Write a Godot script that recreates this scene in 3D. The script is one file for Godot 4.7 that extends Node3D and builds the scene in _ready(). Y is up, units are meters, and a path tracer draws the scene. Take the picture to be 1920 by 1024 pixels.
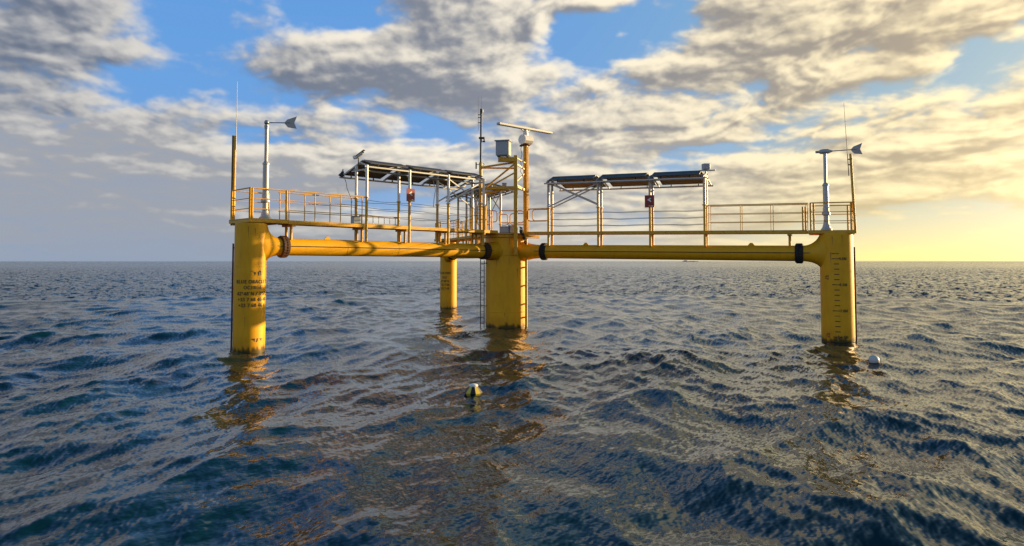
extends Node3D
# A yellow floating platform on the open sea at low sun.  y up, metres; the water's mean level is y = 0.

const HUB := Vector3(-0.27, 0, -34.9)          # axis of the middle column
const FOOT := [Vector3(-9.65, 0, -25.6), Vector3(13.33, 0, -28.5), Vector3(-4.37, 0, -47.8)]   # axes of the three outer columns
const LIST := [0.0045, -0.0125, 0.0]           # the hull lists: rise of each arm per metre from the hub
const FOOT_RADIUS := [0.56, 0.633, 0.57]
const SUN_AZIMUTH := 68.0                      # degrees from straight ahead, to the right
const SUN_HEIGHT := 8.0
const EXPOSURE := 2.0                         # the photograph is exposed for the shaded side
const SKY_ENERGY := 4.35 / 2.0

var M := {}
var taken := {}
var rng := RandomNumberGenerator.new()

# ---------------------------------------------------------------- mesh building
class Shape:
	var v := PackedVector3Array()
	var n := PackedVector3Array()
	var c := PackedColorArray()
	var ix := PackedInt32Array()

	func vert(p: Vector3, m: Vector3, col := Color.WHITE) -> int:
		v.append(p); n.append(m); c.append(col)
		return v.size() - 1

	func tri(a: int, b: int, d: int) -> void:      # winding follows the normals (front faces run clockwise)
		var g := (v[b] - v[a]).cross(v[d] - v[a])
		if g.dot(n[a] + n[b] + n[d]) > 0.0:
			ix.append(a); ix.append(d); ix.append(b)
		else:
			ix.append(a); ix.append(b); ix.append(d)

	func face(ps: Array, m: Vector3) -> void:
		var f := v.size()
		for p in ps: vert(p, m)
		for i in range(1, ps.size() - 1): tri(f, f + i, f + i + 1)

	func box(o: Vector3, b: Basis, size: Vector3, bevel := 0.0) -> void:
		var h := size * 0.5
		bevel = minf(bevel, minf(h.x, minf(h.y, h.z)) * 0.6)
		var ax := [b.x.normalized(), b.y.normalized(), b.z.normalized()]
		var hh := [h.x, h.y, h.z]
		for i in 3:
			var j := (i + 1) % 3
			var k := (i + 2) % 3
			for s in [-1.0, 1.0]:
				var ps := []
				for q in [[-1, -1], [1, -1], [1, 1], [-1, 1]]:
					ps.append(o + ax[i] * s * hh[i] + ax[j] * q[0] * (hh[j] - bevel) + ax[k] * q[1] * (hh[k] - bevel))
				face(ps, ax[i] * s)
		if bevel <= 0.0: return
		for i in 3:                                  # chamfered edges along axis i
			var j := (i + 1) % 3
			var k := (i + 2) % 3
			for s in [-1.0, 1.0]:
				for t in [-1.0, 1.0]:
					var e0: Vector3 = o + ax[j] * s * hh[j] + ax[k] * t * (hh[k] - bevel)
					var e1: Vector3 = o + ax[j] * s * (hh[j] - bevel) + ax[k] * t * hh[k]
					var l: Vector3 = ax[i] * (hh[i] - bevel)
					face([e0 - l, e0 + l, e1 + l, e1 - l], (ax[j] * s + ax[k] * t).normalized())
		for s in [-1.0, 1.0]:
			for t in [-1.0, 1.0]:
				for u in [-1.0, 1.0]:
					var cs := Vector3(s, t, u)
					var ps := []
					for i in 3:
						var p := o
						for j in 3: p += ax[j] * cs[j] * (hh[j] - (0.0 if i == j else bevel))
						ps.append(p)
					face(ps, (ax[0] * s + ax[1] * t + ax[2] * u).normalized())

	func beam(a: Vector3, b: Vector3, w: float, h: float, bevel := 0.0, up := Vector3.UP) -> void:   # h along up, w across
		var d := (b - a).normalized()
		if absf(d.dot(up)) > 0.99: up = Vector3.RIGHT
		var x := up.cross(d).normalized()
		box((a + b) * 0.5, Basis(x, d.cross(x), d), Vector3(w, h, a.distance_to(b)), bevel)

	func tube(a: Vector3, b: Vector3, r0: float, r1 := -1.0, seg := 12, caps := true) -> void:
		if r1 < 0.0: r1 = r0
		var d := (b - a).normalized()
		var x := d.cross(Vector3.UP if absf(d.y) < 0.9 else Vector3.RIGHT).normalized()
		var y := d.cross(x)
		var f := v.size()
		for i in seg + 1:
			var t := TAU * i / seg
			var m := x * cos(t) + y * sin(t)
			vert(a + m * r0, m); vert(b + m * r1, m)
		for i in seg:
			tri(f + 2 * i, f + 2 * i + 1, f + 2 * i + 2); tri(f + 2 * i + 1, f + 2 * i + 3, f + 2 * i + 2)
		if caps:
			for e in [[a, r0, -d], [b, r1, d]]:
				if e[1] < 0.0005: continue
				var ps := []
				for i in seg: ps.append(e[0] + (x * cos(TAU * i / seg) + y * sin(TAU * i / seg)) * e[1])
				face(ps, e[2])

	func path(ps: Array, r: float, seg := 8, closed := false) -> void:
		var f := v.size()
		var count := ps.size()
		var last := Vector3.ZERO
		for i in count:
			var p: Vector3 = ps[i]
			var before: Vector3 = ps[i - 1] if i > 0 else (ps[count - 1] if closed else p)
			var after: Vector3 = ps[i + 1] if i < count - 1 else (ps[0] if closed else p)
			var d := (after - before).normalized()
			if last == Vector3.ZERO: last = d.cross(Vector3.UP if absf(d.y) < 0.9 else Vector3.RIGHT).normalized()
			var x := (last - d * last.dot(d)).normalized()
			last = x
			var y := d.cross(x)
			for k in seg + 1:
				var m := x * cos(TAU * k / seg) + y * sin(TAU * k / seg)
				vert(p + m * r, m)
		for i in (count if closed else count - 1):
			var g := f + i * (seg + 1)
			var h := f + ((i + 1) % count) * (seg + 1)
			for k in seg:
				tri(g + k, h + k, g + k + 1); tri(h + k, h + k + 1, g + k + 1)
		if not closed:
			for e in [[0, -1.0], [count - 1, 1.0]]:
				var qs := []
				for k in seg: qs.append(v[f + e[0] * (seg + 1) + k])
				var m: Vector3 = (ps[e[0]] - ps[1 if e[0] == 0 else count - 2]).normalized()
				face(qs, m)

	func lathe(o: Vector3, prof: Array, seg := 32, axis := Vector3.UP, color_of = null) -> void:   # prof: [radius, height]; equal points make a crease
		var x := axis.cross(Vector3.UP if absf(axis.y) < 0.9 else Vector3.RIGHT).normalized()
		var y := axis.cross(x)
		for i in prof.size() - 1:
			var p0: Array = prof[i]
			var p1: Array = prof[i + 1]
			if p0 == p1: continue
			var f := v.size()
			var dr: float = p1[0] - p0[0]
			var dh: float = p1[1] - p0[1]
			for k in seg + 1:
				var m := x * cos(TAU * k / seg) + y * sin(TAU * k / seg)
				var nn := (m * dh - axis * dr).normalized()
				for p in [p0, p1]:
					var w: Vector3 = o + m * p[0] + axis * p[1]
					vert(w, nn, color_of.call(w, k) if color_of != null else Color.WHITE)
			for k in seg:
				tri(f + 2 * k, f + 2 * k + 1, f + 2 * k + 2); tri(f + 2 * k + 1, f + 2 * k + 3, f + 2 * k + 2)

	func ball(o: Vector3, r: float, seg := 20, flat := 1.0) -> void:
		var f := v.size()
		var rows := seg / 2
		for i in rows + 1:
			var t := PI * i / rows
			for k in seg + 1:
				var m := Vector3(sin(t) * cos(TAU * k / seg), cos(t), sin(t) * sin(TAU * k / seg))
				vert(o + Vector3(m.x * r, m.y * r * flat, m.z * r), Vector3(m.x, m.y / flat, m.z).normalized())
		for i in rows:
			for k in seg:
				var a := f + i * (seg + 1) + k
				if i > 0: tri(a, a + 1, a + seg + 1)
				if i < rows - 1: tri(a + 1, a + seg + 2, a + seg + 1)

	func prism(poly: PackedVector2Array, o: Vector3, x: Vector3, y: Vector3, depth: float) -> void:   # outline in the plane x, y; depth both ways along x × y
		var z := x.cross(y).normalized()
		var t := Geometry2D.triangulate_polygon(poly)
		for s in [-0.5, 0.5]:
			var f := v.size()
			for p in poly: vert(o + x * p.x + y * p.y + z * depth * s, z * signf(s))
			for i in range(0, t.size(), 3): tri(f + t[i], f + t[i + 1], f + t[i + 2])
		var turn := 1.0 if not Geometry2D.is_polygon_clockwise(poly) else -1.0
		for i in poly.size():
			var a := poly[i]
			var b := poly[(i + 1) % poly.size()]
			var e := (b - a).normalized()
			var m := (x * e.y - y * e.x) * turn
			var pa := o + x * a.x + y * a.y
			var pb := o + x * b.x + y * b.y
			face([pa - z * depth * 0.5, pb - z * depth * 0.5, pb + z * depth * 0.5, pa + z * depth * 0.5], m.normalized())

	func mesh(off := Vector3.ZERO) -> ArrayMesh:
		var a := []
		a.resize(Mesh.ARRAY_MAX)
		var w := v.duplicate()
		if off != Vector3.ZERO:
			for i in w.size(): w[i] -= off
		a[Mesh.ARRAY_VERTEX] = w; a[Mesh.ARRAY_NORMAL] = n; a[Mesh.ARRAY_COLOR] = c; a[Mesh.ARRAY_INDEX] = ix
		var m := ArrayMesh.new()
		m.add_surface_from_arrays(Mesh.PRIMITIVE_TRIANGLES, a)
		return m

func numbered(called: String) -> String:
	var k: int = taken.get(called, 0)
	taken[called] = k + 1
	return called if k == 0 else "%s_%03d" % [called, k]

func tag(o: Node, label: String, category: String, group := "") -> Node:
	o.set_meta("label", label); o.set_meta("category", category)
	if group: o.set_meta("group", group)
	return o

func thing(called: String, base: Vector3, label: String, category: String, group := "") -> Node3D:
	var o := Node3D.new()
	o.name = numbered(called)
	add_child(o)
	o.position = base
	tag(o, label, category, group)
	return o

func base_of(o: Node) -> Vector3:
	while o.get_parent() != self: o = o.get_parent()
	return o.position

func part(called: String, s: Shape, m: Material, parent: Node, label := "") -> MeshInstance3D:
	var o := MeshInstance3D.new()
	o.name = called
	o.mesh = s.mesh(base_of(parent))
	o.material_override = null
	o.mesh.surface_set_material(0, m)
	parent.add_child(o, true)
	if label: o.set_meta("label", label)
	return o

func group_part(called: String, parent: Node) -> Node3D:      # a part that is made of sub-parts only
	var o := Node3D.new()
	o.name = called
	parent.add_child(o, true)
	return o

func tube_part(called: String, a: Vector3, b: Vector3, r: float, m: Material, parent: Node, seg := 10) -> MeshInstance3D:
	var s := Shape.new()
	s.tube(a, b, r, r, seg)
	return part(called, s, m, parent)

func beam_part(called: String, a: Vector3, b: Vector3, w: float, h: float, m: Material, parent: Node, bevel := 0.008) -> MeshInstance3D:
	var s := Shape.new()
	s.beam(a, b, w, h, bevel)
	return part(called, s, m, parent)

# a point by arm: metres out from the hub, metres to the side (towards the photographer's side), height on the unlisted hull
func ap(k: int, s: float, side: float, y: float) -> Vector3:
	var d := (FOOT[k] as Vector3 - HUB).normalized()
	var q := Vector3(-d.z, 0, d.x)
	if q.z < 0: q = -q
	return HUB + d * s + q * side + Vector3(0, y + LIST[k] * s, 0)

func along(k: int) -> Vector3:
	return (ap(k, 1, 0, 0) - ap(k, 0, 0, 0)).normalized()

func across(k: int) -> Vector3:
	return (ap(k, 0, 1, 0) - ap(k, 0, 0, 0)).normalized()

func reach(k: int) -> float:
	return HUB.distance_to(FOOT[k])

# ---------------------------------------------------------------- materials
func lin(r: float, g: float, b: float) -> Color:              # real-world base colour
	return Color(r, g, b).linear_to_srgb()

func plain(c: Color, rough: float, metal := 0.0, spec := 0.5) -> StandardMaterial3D:
	var m := StandardMaterial3D.new()
	m.albedo_color = c; m.roughness = rough; m.metallic = metal; m.metallic_specular = spec
	return m

func mottled(stops: Array, sd: int, freq: float, size: Vector3, rough: float, metal := 0.0) -> StandardMaterial3D:
	var f := FastNoiseLite.new()
	f.seed = sd; f.frequency = freq; f.fractal_octaves = 6; f.fractal_gain = 0.55
	var g := Gradient.new()
	g.offsets = PackedFloat32Array(stops.map(func(x): return x[0]))
	g.colors = PackedColorArray(stops.map(func(x): return x[1]))
	var t := NoiseTexture2D.new()
	t.width = 512; t.height = 512; t.seamless = true; t.noise = f; t.color_ramp = g
	var m := plain(Color.WHITE, rough, metal)
	m.albedo_texture = t
	m.uv1_triplanar = true; m.uv1_world_triplanar = true; m.uv1_scale = size
	m.vertex_color_use_as_albedo = true
	return m

func make_materials() -> void:
	var y0 := lin(0.75, 0.372, 0.008)
	M.yellow = mottled([[0.0, lin(0.52, 0.24, 0.010)], [0.2, lin(0.69, 0.35, 0.008)], [0.5, y0], [0.8, lin(0.78, 0.415, 0.008)], [1.0, lin(0.69, 0.37, 0.012)]], 3, 0.011, Vector3(0.55, 0.16, 0.55), 0.5)
	M.yellow.metallic_specular = 0.38
	M.worn_yellow = mottled([[0.0, lin(0.16, 0.06, 0.02)], [0.22, lin(0.38, 0.17, 0.02)], [0.36, lin(0.64, 0.33, 0.015)], [0.7, lin(0.70, 0.38, 0.012)], [1.0, lin(0.54, 0.33, 0.05)]], 8, 0.02, Vector3(1.1, 0.7, 1.1), 0.5)
	M.rust = mottled([[0.0, lin(0.03, 0.015, 0.01)], [0.4, lin(0.10, 0.035, 0.014)], [0.7, lin(0.17, 0.07, 0.02)], [1.0, lin(0.06, 0.03, 0.02)]], 15, 0.03, Vector3(2, 2, 2), 0.8)
	M.collar = mottled([[0.0, lin(0.02, 0.012, 0.01)], [0.45, lin(0.05, 0.022, 0.012)], [0.75, lin(0.12, 0.05, 0.018)], [1.0, lin(0.04, 0.02, 0.015)]], 16, 0.03, Vector3(2, 2, 2), 0.7)
	M.galvanised = mottled([[0.0, lin(0.30, 0.30, 0.30)], [0.5, lin(0.44, 0.44, 0.43)], [1.0, lin(0.52, 0.51, 0.49)]], 21, 0.03, Vector3(2, 1, 2), 0.42, 0.25)
	M.white = mottled([[0.0, lin(0.62, 0.60, 0.55)], [0.4, lin(0.78, 0.77, 0.75)], [1.0, lin(0.82, 0.81, 0.79)]], 24, 0.02, Vector3(1, 1, 1), 0.35)
	M.grey_box = mottled([[0.0, lin(0.27, 0.30, 0.33)], [0.6, lin(0.36, 0.39, 0.42)], [1.0, lin(0.40, 0.43, 0.46)]], 27, 0.02, Vector3(1, 1, 1), 0.45)
	M.dark = plain(lin(0.03, 0.03, 0.032), 0.55)
	M.black = plain(lin(0.012, 0.012, 0.013), 0.6)
	M.rubber = mottled([[0.0, lin(0.008, 0.008, 0.008)], [0.6, lin(0.02, 0.017, 0.015)], [1.0, lin(0.06, 0.03, 0.015)]], 31, 0.03, Vector3(2, 2, 2), 0.75)
	M.grating = plain(lin(0.22, 0.15, 0.06), 0.7, 0.2)
	M.cell = plain(lin(0.026, 0.027, 0.030), 0.55)
	M.back = plain(lin(0.20, 0.16, 0.12), 0.6)
	M.alloy = plain(lin(0.13, 0.135, 0.15), 0.4, 0.3)
	M.steel = plain(lin(0.30, 0.30, 0.31), 0.4, 0.6)
	M.maroon = mottled([[0.0, lin(0.20, 0.010, 0.014)], [1.0, lin(0.28, 0.016, 0.020)]], 33, 0.02, Vector3(2, 2, 2), 0.4)
	M.ink = plain(lin(0.05, 0.034, 0.014), 0.6)
	M.faded = plain(lin(0.16, 0.10, 0.02), 0.6)
	M.red_ink = plain(lin(0.20, 0.035, 0.015), 0.6)
	M.buoy_yellow = plain(lin(0.60, 0.47, 0.06), 0.5)
	M.float_grey = mottled([[0.0, lin(0.36, 0.37, 0.38)], [0.5, lin(0.52, 0.53, 0.54)], [1.0, lin(0.60, 0.60, 0.60)]], 41, 0.03, Vector3(3, 3, 3), 0.5)
	M.rust_run = mottled([[0.0, lin(0.30, 0.12, 0.015)], [0.5, lin(0.44, 0.20, 0.014)], [1.0, lin(0.56, 0.27, 0.014)]], 47, 0.03, Vector3(3, 1, 3), 0.6)
	M.haze_grey = plain(lin(0.8, 0.62, 0.62), 0.8)  # ship's base colour paled to imitate haze; no fog is drawn
	M.whip = plain(lin(0.62, 0.62, 0.62), 0.4)

# ---------------------------------------------------------------- sky
var n_big: FastNoiseLite
var n_mid: FastNoiseLite
var n_fine: FastNoiseLite
# fields of more (+) or less (-) cloud: azimuth, height, half widths, amount (degrees)
const FIELDS := [
	[-25.5, 17.5, 3.6, 3.8, -1.2], [-28.5, 12.9, 5.5, 1.0, -0.75], [-14.5, 20.0, 7.5, 2.4, -1.15], [-20.8, 13.3, 3.6, 1.5, -1.0],
	[-5.8, 10.6, 4.0, 1.9, -1.0], [-10.5, 5.0, 3.4, 1.3, -0.85], [6.4, 17.4, 4.6, 3.2, -1.15], [12.5, 19.6, 3.6, 2.2, -1.1], [35.0, 13.6, 2.8, 1.5, -1.15], [28.0, 4.6, 9.0, 1.3, 0.5],
	[2.2, 13.2, 1.8, 1.2, -0.6], [-20.5, 9.6, 2.2, 0.8, -0.8], [28.0, 12.4, 4.0, 0.8, -0.75], [19.0, 8.9, 4.5, 0.7, -0.7], [24.5, 10.3, 4.0, 0.6, -0.6], [14.0, 7.4, 4.0, 0.5, -0.4],
	[-34.0, 17.5, 5.0, 2.6, 0.7], [-34.0, 13.5, 4.5, 1.8, 0.5], [-28.0, 9.5, 9.0, 1.6, 0.45], [-27.0, 6.0, 16.0, 2.4, 0.75], [-30.0, 2.4, 14.0, 1.8, 0.7], [-14.0, 7.5, 6.0, 1.4, 0.5],
	[-8.0, 15.8, 7.0, 2.2, 0.75], [-16.0, 14.6, 4.0, 0.8, 0.5], [-1.0, 14.4, 4.0, 1.2, 0.5], [-3.0, 19.5, 4.0, 1.5, 0.4], [21.0, 15.5, 11.0, 5.0, 0.35], [10.0, 10.0, 8.0, 3.5, 0.35], [24.0, 6.6, 14.0, 2.0, 0.4],
	[33.0, 2.6, 8.0, 2.4, -1.1], [24.0, 1.5, 5.0, 1.0, -0.5], [2.0, 7.0, 6.0, 1.6, 0.35], [11.2, 15.4, 2.2, 0.8, 0.75], [2.4, 19.4, 0.9, 0.8, 1.1], [7.0, 20.6, 2.6, 0.7, 1.2], [9.0, 18.2, 0.9, 0.45, 1.0], [7.2, 14.2, 1.8, 0.6, 0.6],
]

func srgb(r: float, g: float, b: float) -> Color:
	return Color(r / 255.0, g / 255.0, b / 255.0).srgb_to_linear()

func sstep(a: float, b: float, x: float) -> float:
	var t := clampf((x - a) / (b - a), 0.0, 1.0)
	return t * t * (3.0 - 2.0 * t)

func cloud_at(az: float, el: float) -> float:                # thickness of cloud in a direction (degrees)
	var a := deg_to_rad(az)
	var e := sin(deg_to_rad(maxf(el, 0.2)))
	var far := 1.0 / (e + 0.10)
	var x := sin(a) * far
	var z := cos(a) * far
	x += n_big.get_noise_2d(x * 110.0 + 700.0, z * 80.0) * 0.30
	z += n_big.get_noise_2d(x * 110.0, z * 80.0 + 900.0) * 0.30
	var t := deg_to_rad(-30.0)                               # the rolls run this way
	var u := (x * sin(t) + z * cos(t)) * 0.72
	var w := x * cos(t) - z * sin(t)
	var right := sstep(-6.0, 16.0, az)
	var d := n_big.get_noise_2d(u * 60.0, w * 60.0) * lerpf(0.75, 0.55, right) + n_mid.get_noise_2d(u * 170.0, w * 120.0) * lerpf(0.28 + 0.26 * sstep(3.0, 10.0, el), 0.34 + 0.40 * sstep(3.0, 11.0, el), right) + n_fine.get_noise_2d(az * 9.0 + el * 2.0, el * 17.0) * lerpf(0.12 + 0.24 * sstep(3.0, 12.0, el), 0.14 + 0.18 * sstep(3.0, 12.0, el), right)
	d += n_mid.get_noise_2d(az * 3.0 + 300.0, el * 42.0) * 0.55 * (1.0 - right) * exp(-el / 4.0)
	d += lerpf(0.34, 0.42, right) - 1.0 * sstep(18.0, 34.0, el)
	if absf(az) < 60.0:
		for f in FIELDS:
			var q: float = (el - f[1]) / f[3]
			if q > 3.0 or q < -3.0: continue
			var p: float = (az - f[0]) / f[2]
			var g := p * p + q * q
			if g < 9.0: d += f[4] * exp(-g) * 0.72
	return d

func sky_color(az: float, el: float, d: float, d2: float, d3: float) -> Color:      # d: cloud there; d2, d3: cloud a little further towards the light
	var warm := sstep(-8.0, 38.0, az) if az < 67.0 else sstep(150.0, 80.0, az)
	var low := exp(-el / 4.0)
	# clear air
	var blue := srgb(94, 150, 214).lerp(srgb(134, 184, 234), exp(-el / 9.0))
	blue = blue.lerp(srgb(42, 102, 146), sstep(18.0, 45.0, el))
	blue = blue.lerp(srgb(146, 180, 196), warm * 0.85 * sstep(60.0, 14.0, el))
	var rim := srgb(106, 124, 150).lerp(srgb(206, 198, 184), sstep(-26.0, 6.0, az)) if az < 6.0 else srgb(206, 198, 184).lerp(srgb(255, 228, 144) * 1.12, sstep(6.0, 30.0, az))
	if az > 67.0: rim = rim.lerp(srgb(140, 150, 170), sstep(85.0, 150.0, az))
	var c := blue.lerp(rim, clampf(low * 1.05, 0.0, 1.0))
	# cloud
	var right := sstep(-6.0, 16.0, az)
	var cover := sstep(lerpf(-0.22, -0.16, right), lerpf(0.46, 0.40, right), d)
	var light := lerpf(0.41, 0.49, right) + (d - d2) * lerpf(0.72, 0.74, right) + (d - d3) * lerpf(0.62, 0.78, right) - (d - 0.36) * 0.30
	light += 0.40 * sstep(0.3, 0.9, cos(deg_to_rad(az - SUN_AZIMUTH + 180.0)))     # clouds opposite the sun, lit from the front and brightened to lift the platform's shade
	light = sstep(-0.05, 0.98, lerpf(light, 0.34, 0.7 * (1.0 - right) * exp(-el / 5.0) * sstep(-70.0, -45.0, az)))
	var shade := srgb(104, 114, 132).lerp(srgb(130, 134, 144), sstep(-30.0, 0.0, az)).lerp(srgb(164, 152, 136), warm)
	var lit := srgb(208, 204, 198).lerp(srgb(246, 236, 216), sstep(-34.0, -6.0, az)).lerp(srgb(255, 236, 190) * 1.06, warm)
	lit = lit * (1.0 + 0.55 * sstep(0.3, 0.9, cos(deg_to_rad(az - SUN_AZIMUTH + 180.0))))  # same unseen clouds, brightened further as fill for the shaded hull
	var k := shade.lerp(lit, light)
	k = k.lerp(rim, clampf(exp(-el / lerpf(2.0, 3.4, right)), 0.0, 0.92))
	c = c.lerp(k, cover * (0.97 - 0.25 * exp(-el / 2.0)))
	# brighter round the sun
	var dot := cos(deg_to_rad(az - SUN_AZIMUTH)) * cos(deg_to_rad(el)) * cos(deg_to_rad(SUN_HEIGHT)) + sin(deg_to_rad(el)) * sin(deg_to_rad(SUN_HEIGHT))
	c = c + srgb(255, 214, 140) * pow(maxf(dot, 0.0), 9.0) * 0.50 * exp(-el / 24.0)
	c = c + srgb(255, 222, 160) * pow(maxf(dot, 0.0), 14.0) * 3.2 * exp(-el / 10.0)
	c = c + srgb(255, 228, 180) * pow(maxf(dot, 0.0), 120.0) * 1.5
	return c

# the sky for az0 + i * step, el0 - j * step
func sky_sheet(az0: float, el0: float, step: float, w: int, h: int) -> Image:
	var dx := int(round(1.3 / step))
	var dy := int(round(0.9 / step))
	var ex := maxi(1, int(round(0.4 / step)))
	var ey := maxi(1, int(round(0.35 / step)))
	var gw := w + 2 * dx
	var gh := h + dy
	var d := PackedFloat32Array()
	d.resize(gw * gh)
	for j in gh:
		var el := el0 - (j - dy) * step
		for i in gw:
			var az := az0 + (i - dx) * step
			if az > 180.0: az -= 360.0
			if az < -180.0: az += 360.0
			d[j * gw + i] = cloud_at(az, el)
	var im := Image.create_empty(w, h, false, Image.FORMAT_RGB8)
	for j in h:
		var el := maxf(el0 - j * step, 0.0)
		for i in w:
			var az := az0 + i * step
			var at := (j + dy) * gw + i + dx
			var s := 1 if az < SUN_AZIMUTH else -1
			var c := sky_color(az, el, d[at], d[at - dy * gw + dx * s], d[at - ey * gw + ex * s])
			c = (c * SKY_STORE).linear_to_srgb()
			c.a = 1.0
			im.set_pixel(i, j, c)
	return im

const SKY_STORE := 0.25
func make_sky(env: Environment) -> void:
	n_big = FastNoiseLite.new(); n_big.seed = 11; n_big.frequency = 0.010; n_big.fractal_octaves = 5; n_big.fractal_gain = 0.5
	n_mid = FastNoiseLite.new(); n_mid.seed = 23; n_mid.frequency = 0.016; n_mid.fractal_octaves = 5; n_mid.fractal_gain = 0.55
	n_fine = FastNoiseLite.new(); n_fine.seed = 37; n_fine.frequency = 0.028; n_fine.fractal_octaves = 5; n_fine.fractal_gain = 0.6
	var W := 4096
	var H := 2048
	var step := 360.0 / (W / 8)
	var whole := Image.create_empty(W / 8, H / 8, false, Image.FORMAT_RGB8)
	whole.fill(Color(0.25, 0.3, 0.36))
	var up := sky_sheet(-180.0 + step / 2, 90.0 - step / 2, step, W / 8, H / 16)
	whole.blit_rect(up, Rect2i(W / 16, 0, W / 16, H / 16), Vector2i(0, 0))
	whole.blit_rect(up, Rect2i(0, 0, W / 16, H / 16), Vector2i(W / 16, 0))
	whole.resize(W, H, Image.INTERPOLATE_BILINEAR)
	step = 360.0 / W
	var half := W * 42 / 360
	var rows := int(24.0 / step)
	var fine := sky_sheet(-half * step + step / 2, rows * step - step / 2, step, 2 * half, rows + 2)
	whole.blit_rect(fine, Rect2i(half, 0, half, rows + 2), Vector2i(0, H / 2 - rows))
	whole.blit_rect(fine, Rect2i(0, 0, half, rows + 2), Vector2i(W - half, H / 2 - rows))
	var m := PanoramaSkyMaterial.new()
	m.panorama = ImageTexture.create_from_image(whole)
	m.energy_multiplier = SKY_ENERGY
	var sky := Sky.new()
	sky.sky_material = m
	env.background_mode = Environment.BG_SKY
	env.sky = sky

# ---------------------------------------------------------------- sea
func fft2(re: PackedFloat32Array, im: PackedFloat32Array, n: int) -> Array:      # inverse transform, unscaled
	for dim in 2:
		var s := 1 if dim == 0 else n
		var step := n if dim == 0 else 1
		var bits := int(round(log(n) / log(2.0)))
		var rev := PackedInt32Array()
		rev.resize(n)
		for i in n:
			var r := 0
			for b in bits:
				if i & (1 << b): r |= 1 << (bits - 1 - b)
			rev[i] = r
		var cs := PackedFloat32Array()
		var sn := PackedFloat32Array()
		for i in n / 2:
			cs.append(cos(TAU * i / n)); sn.append(sin(TAU * i / n))
		var a := PackedFloat32Array(); a.resize(n)
		var b := PackedFloat32Array(); b.resize(n)
		for line in n:
			var o := line * step
			for i in n:
				var g := o + rev[i] * s
				a[i] = re[g]; b[i] = im[g]
			var len := 2
			while len <= n:
				var half := len >> 1
				var jump := n / len
				var i := 0
				while i < n:
					var t := 0
					for j in range(i, i + half):
						var cc := cs[t]
						var ss := sn[t]
						var k := j + half
						var xr := a[k] * cc - b[k] * ss
						var xi := a[k] * ss + b[k] * cc
						a[k] = a[j] - xr; b[k] = b[j] - xi
						a[j] += xr; b[j] += xi
						t += jump
					i += len
				len <<= 1
			for i in n:
				var g := o + i * s
				re[g] = a[i]; im[g] = b[i]
	return [re, im]

const WAVE_POWER := 0.0039
# one band of the wave spectrum on a square that repeats every «tile» metres: [height, shift x, shift z] or [slope x, slope z]
func waves(n: int, tile: float, k_from: float, k_to: float, sd: int, slopes: bool, power := 1.0) -> Array:
	rng.seed = sd
	var ar := PackedFloat32Array(); ar.resize(n * n)
	var ai := PackedFloat32Array(); ai.resize(n * n)
	var dk := TAU / tile
	var wind := Vector2(sin(deg_to_rad(98.0)), -cos(deg_to_rad(98.0)))     # x, z: the sea runs across the view
	for j in n:
		for i in n:
			var k := Vector2(i if i <= n / 2 else i - n, j if j <= n / 2 else j - n) * dk
			var l := k.length()
			var g1 := rng.randfn()
			var g2 := rng.randfn()
			if l < k_from or l >= k_to or i == n / 2 or j == n / 2: continue
			var cs := k.dot(wind) / l
			var spread := 0.10 + 0.90 * cs * cs
			if l > 3.0: spread = 0.14 + 1.1 * cs * cs * cs * cs
			if l > 18.0: spread = 0.10 + 1.3 * pow(cs * cs, 2.0)
			var p := WAVE_POWER * power / (l * l * l * l) * spread * exp(-0.45 / (l * l)) / 1.6 * lerpf(0.42, 1.0, sstep(0.6, 3.0, l)) * (1.0 if l < 14.0 else pow(14.0 / minf(l, 45.0), 0.6))
			var s := sqrt(p) * dk
			ar[j * n + i] = g1 * s
			ai[j * n + i] = g2 * s
	var hr := PackedFloat32Array(); hr.resize(n * n)
	var hi := PackedFloat32Array(); hi.resize(n * n)
	var gr := PackedFloat32Array(); gr.resize(n * n)
	var gi := PackedFloat32Array(); gi.resize(n * n)
	for j in n:
		for i in n:
			var a := j * n + i
			var b := ((n - j) % n) * n + (n - i) % n
			var re := (ar[a] + ar[b]) * 0.7071
			var im := (ai[a] - ai[b]) * 0.7071
			var k := Vector2(i if i <= n / 2 else i - n, j if j <= n / 2 else j - n) * dk
			var l := maxf(k.length(), 1e-6)
			if slopes:                                        # F = Sx + i Sz, with S = i k H
				var sxr := -k.x * im
				var sxi := k.x * re
				var szr := -k.y * im
				var szi := k.y * re
				hr[a] = sxr - szi
				hi[a] = sxi + szr
			else:                                             # F = H + i Dx, G = Dz, with D = i k / |k| H (crests sharpen)
				var ux := k.x / l
				var uz := k.y / l
				hr[a] = re - ux * re
				hi[a] = im - ux * im
				gr[a] = -uz * im
				gi[a] = uz * re
	var f := fft2(hr, hi, n)
	if slopes: return f
	var g := fft2(gr, gi, n)
	return [f[0], f[1], g[0]]

func ripple_map(n: int, tile: float, k_from: float, k_to: float, sd: int, gain: float) -> ImageTexture:
	var s := waves(n, tile, k_from, k_to, sd, true)
	var sx: PackedFloat32Array = s[0]
	var sz: PackedFloat32Array = s[1]
	var bytes := PackedByteArray()
	bytes.resize(n * n * 3)
	for i in n * n:
		var m := Vector3(-sx[i] * gain, -sz[i] * gain, 1.0).normalized()
		bytes[3 * i] = int(m.x * 127.5 + 127.5); bytes[3 * i + 1] = int(m.y * 127.5 + 127.5); bytes[3 * i + 2] = int(m.z * 127.5 + 127.5)
	return ImageTexture.create_from_image(Image.create_from_data(n, n, false, Image.FORMAT_RGB8, bytes))

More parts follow.
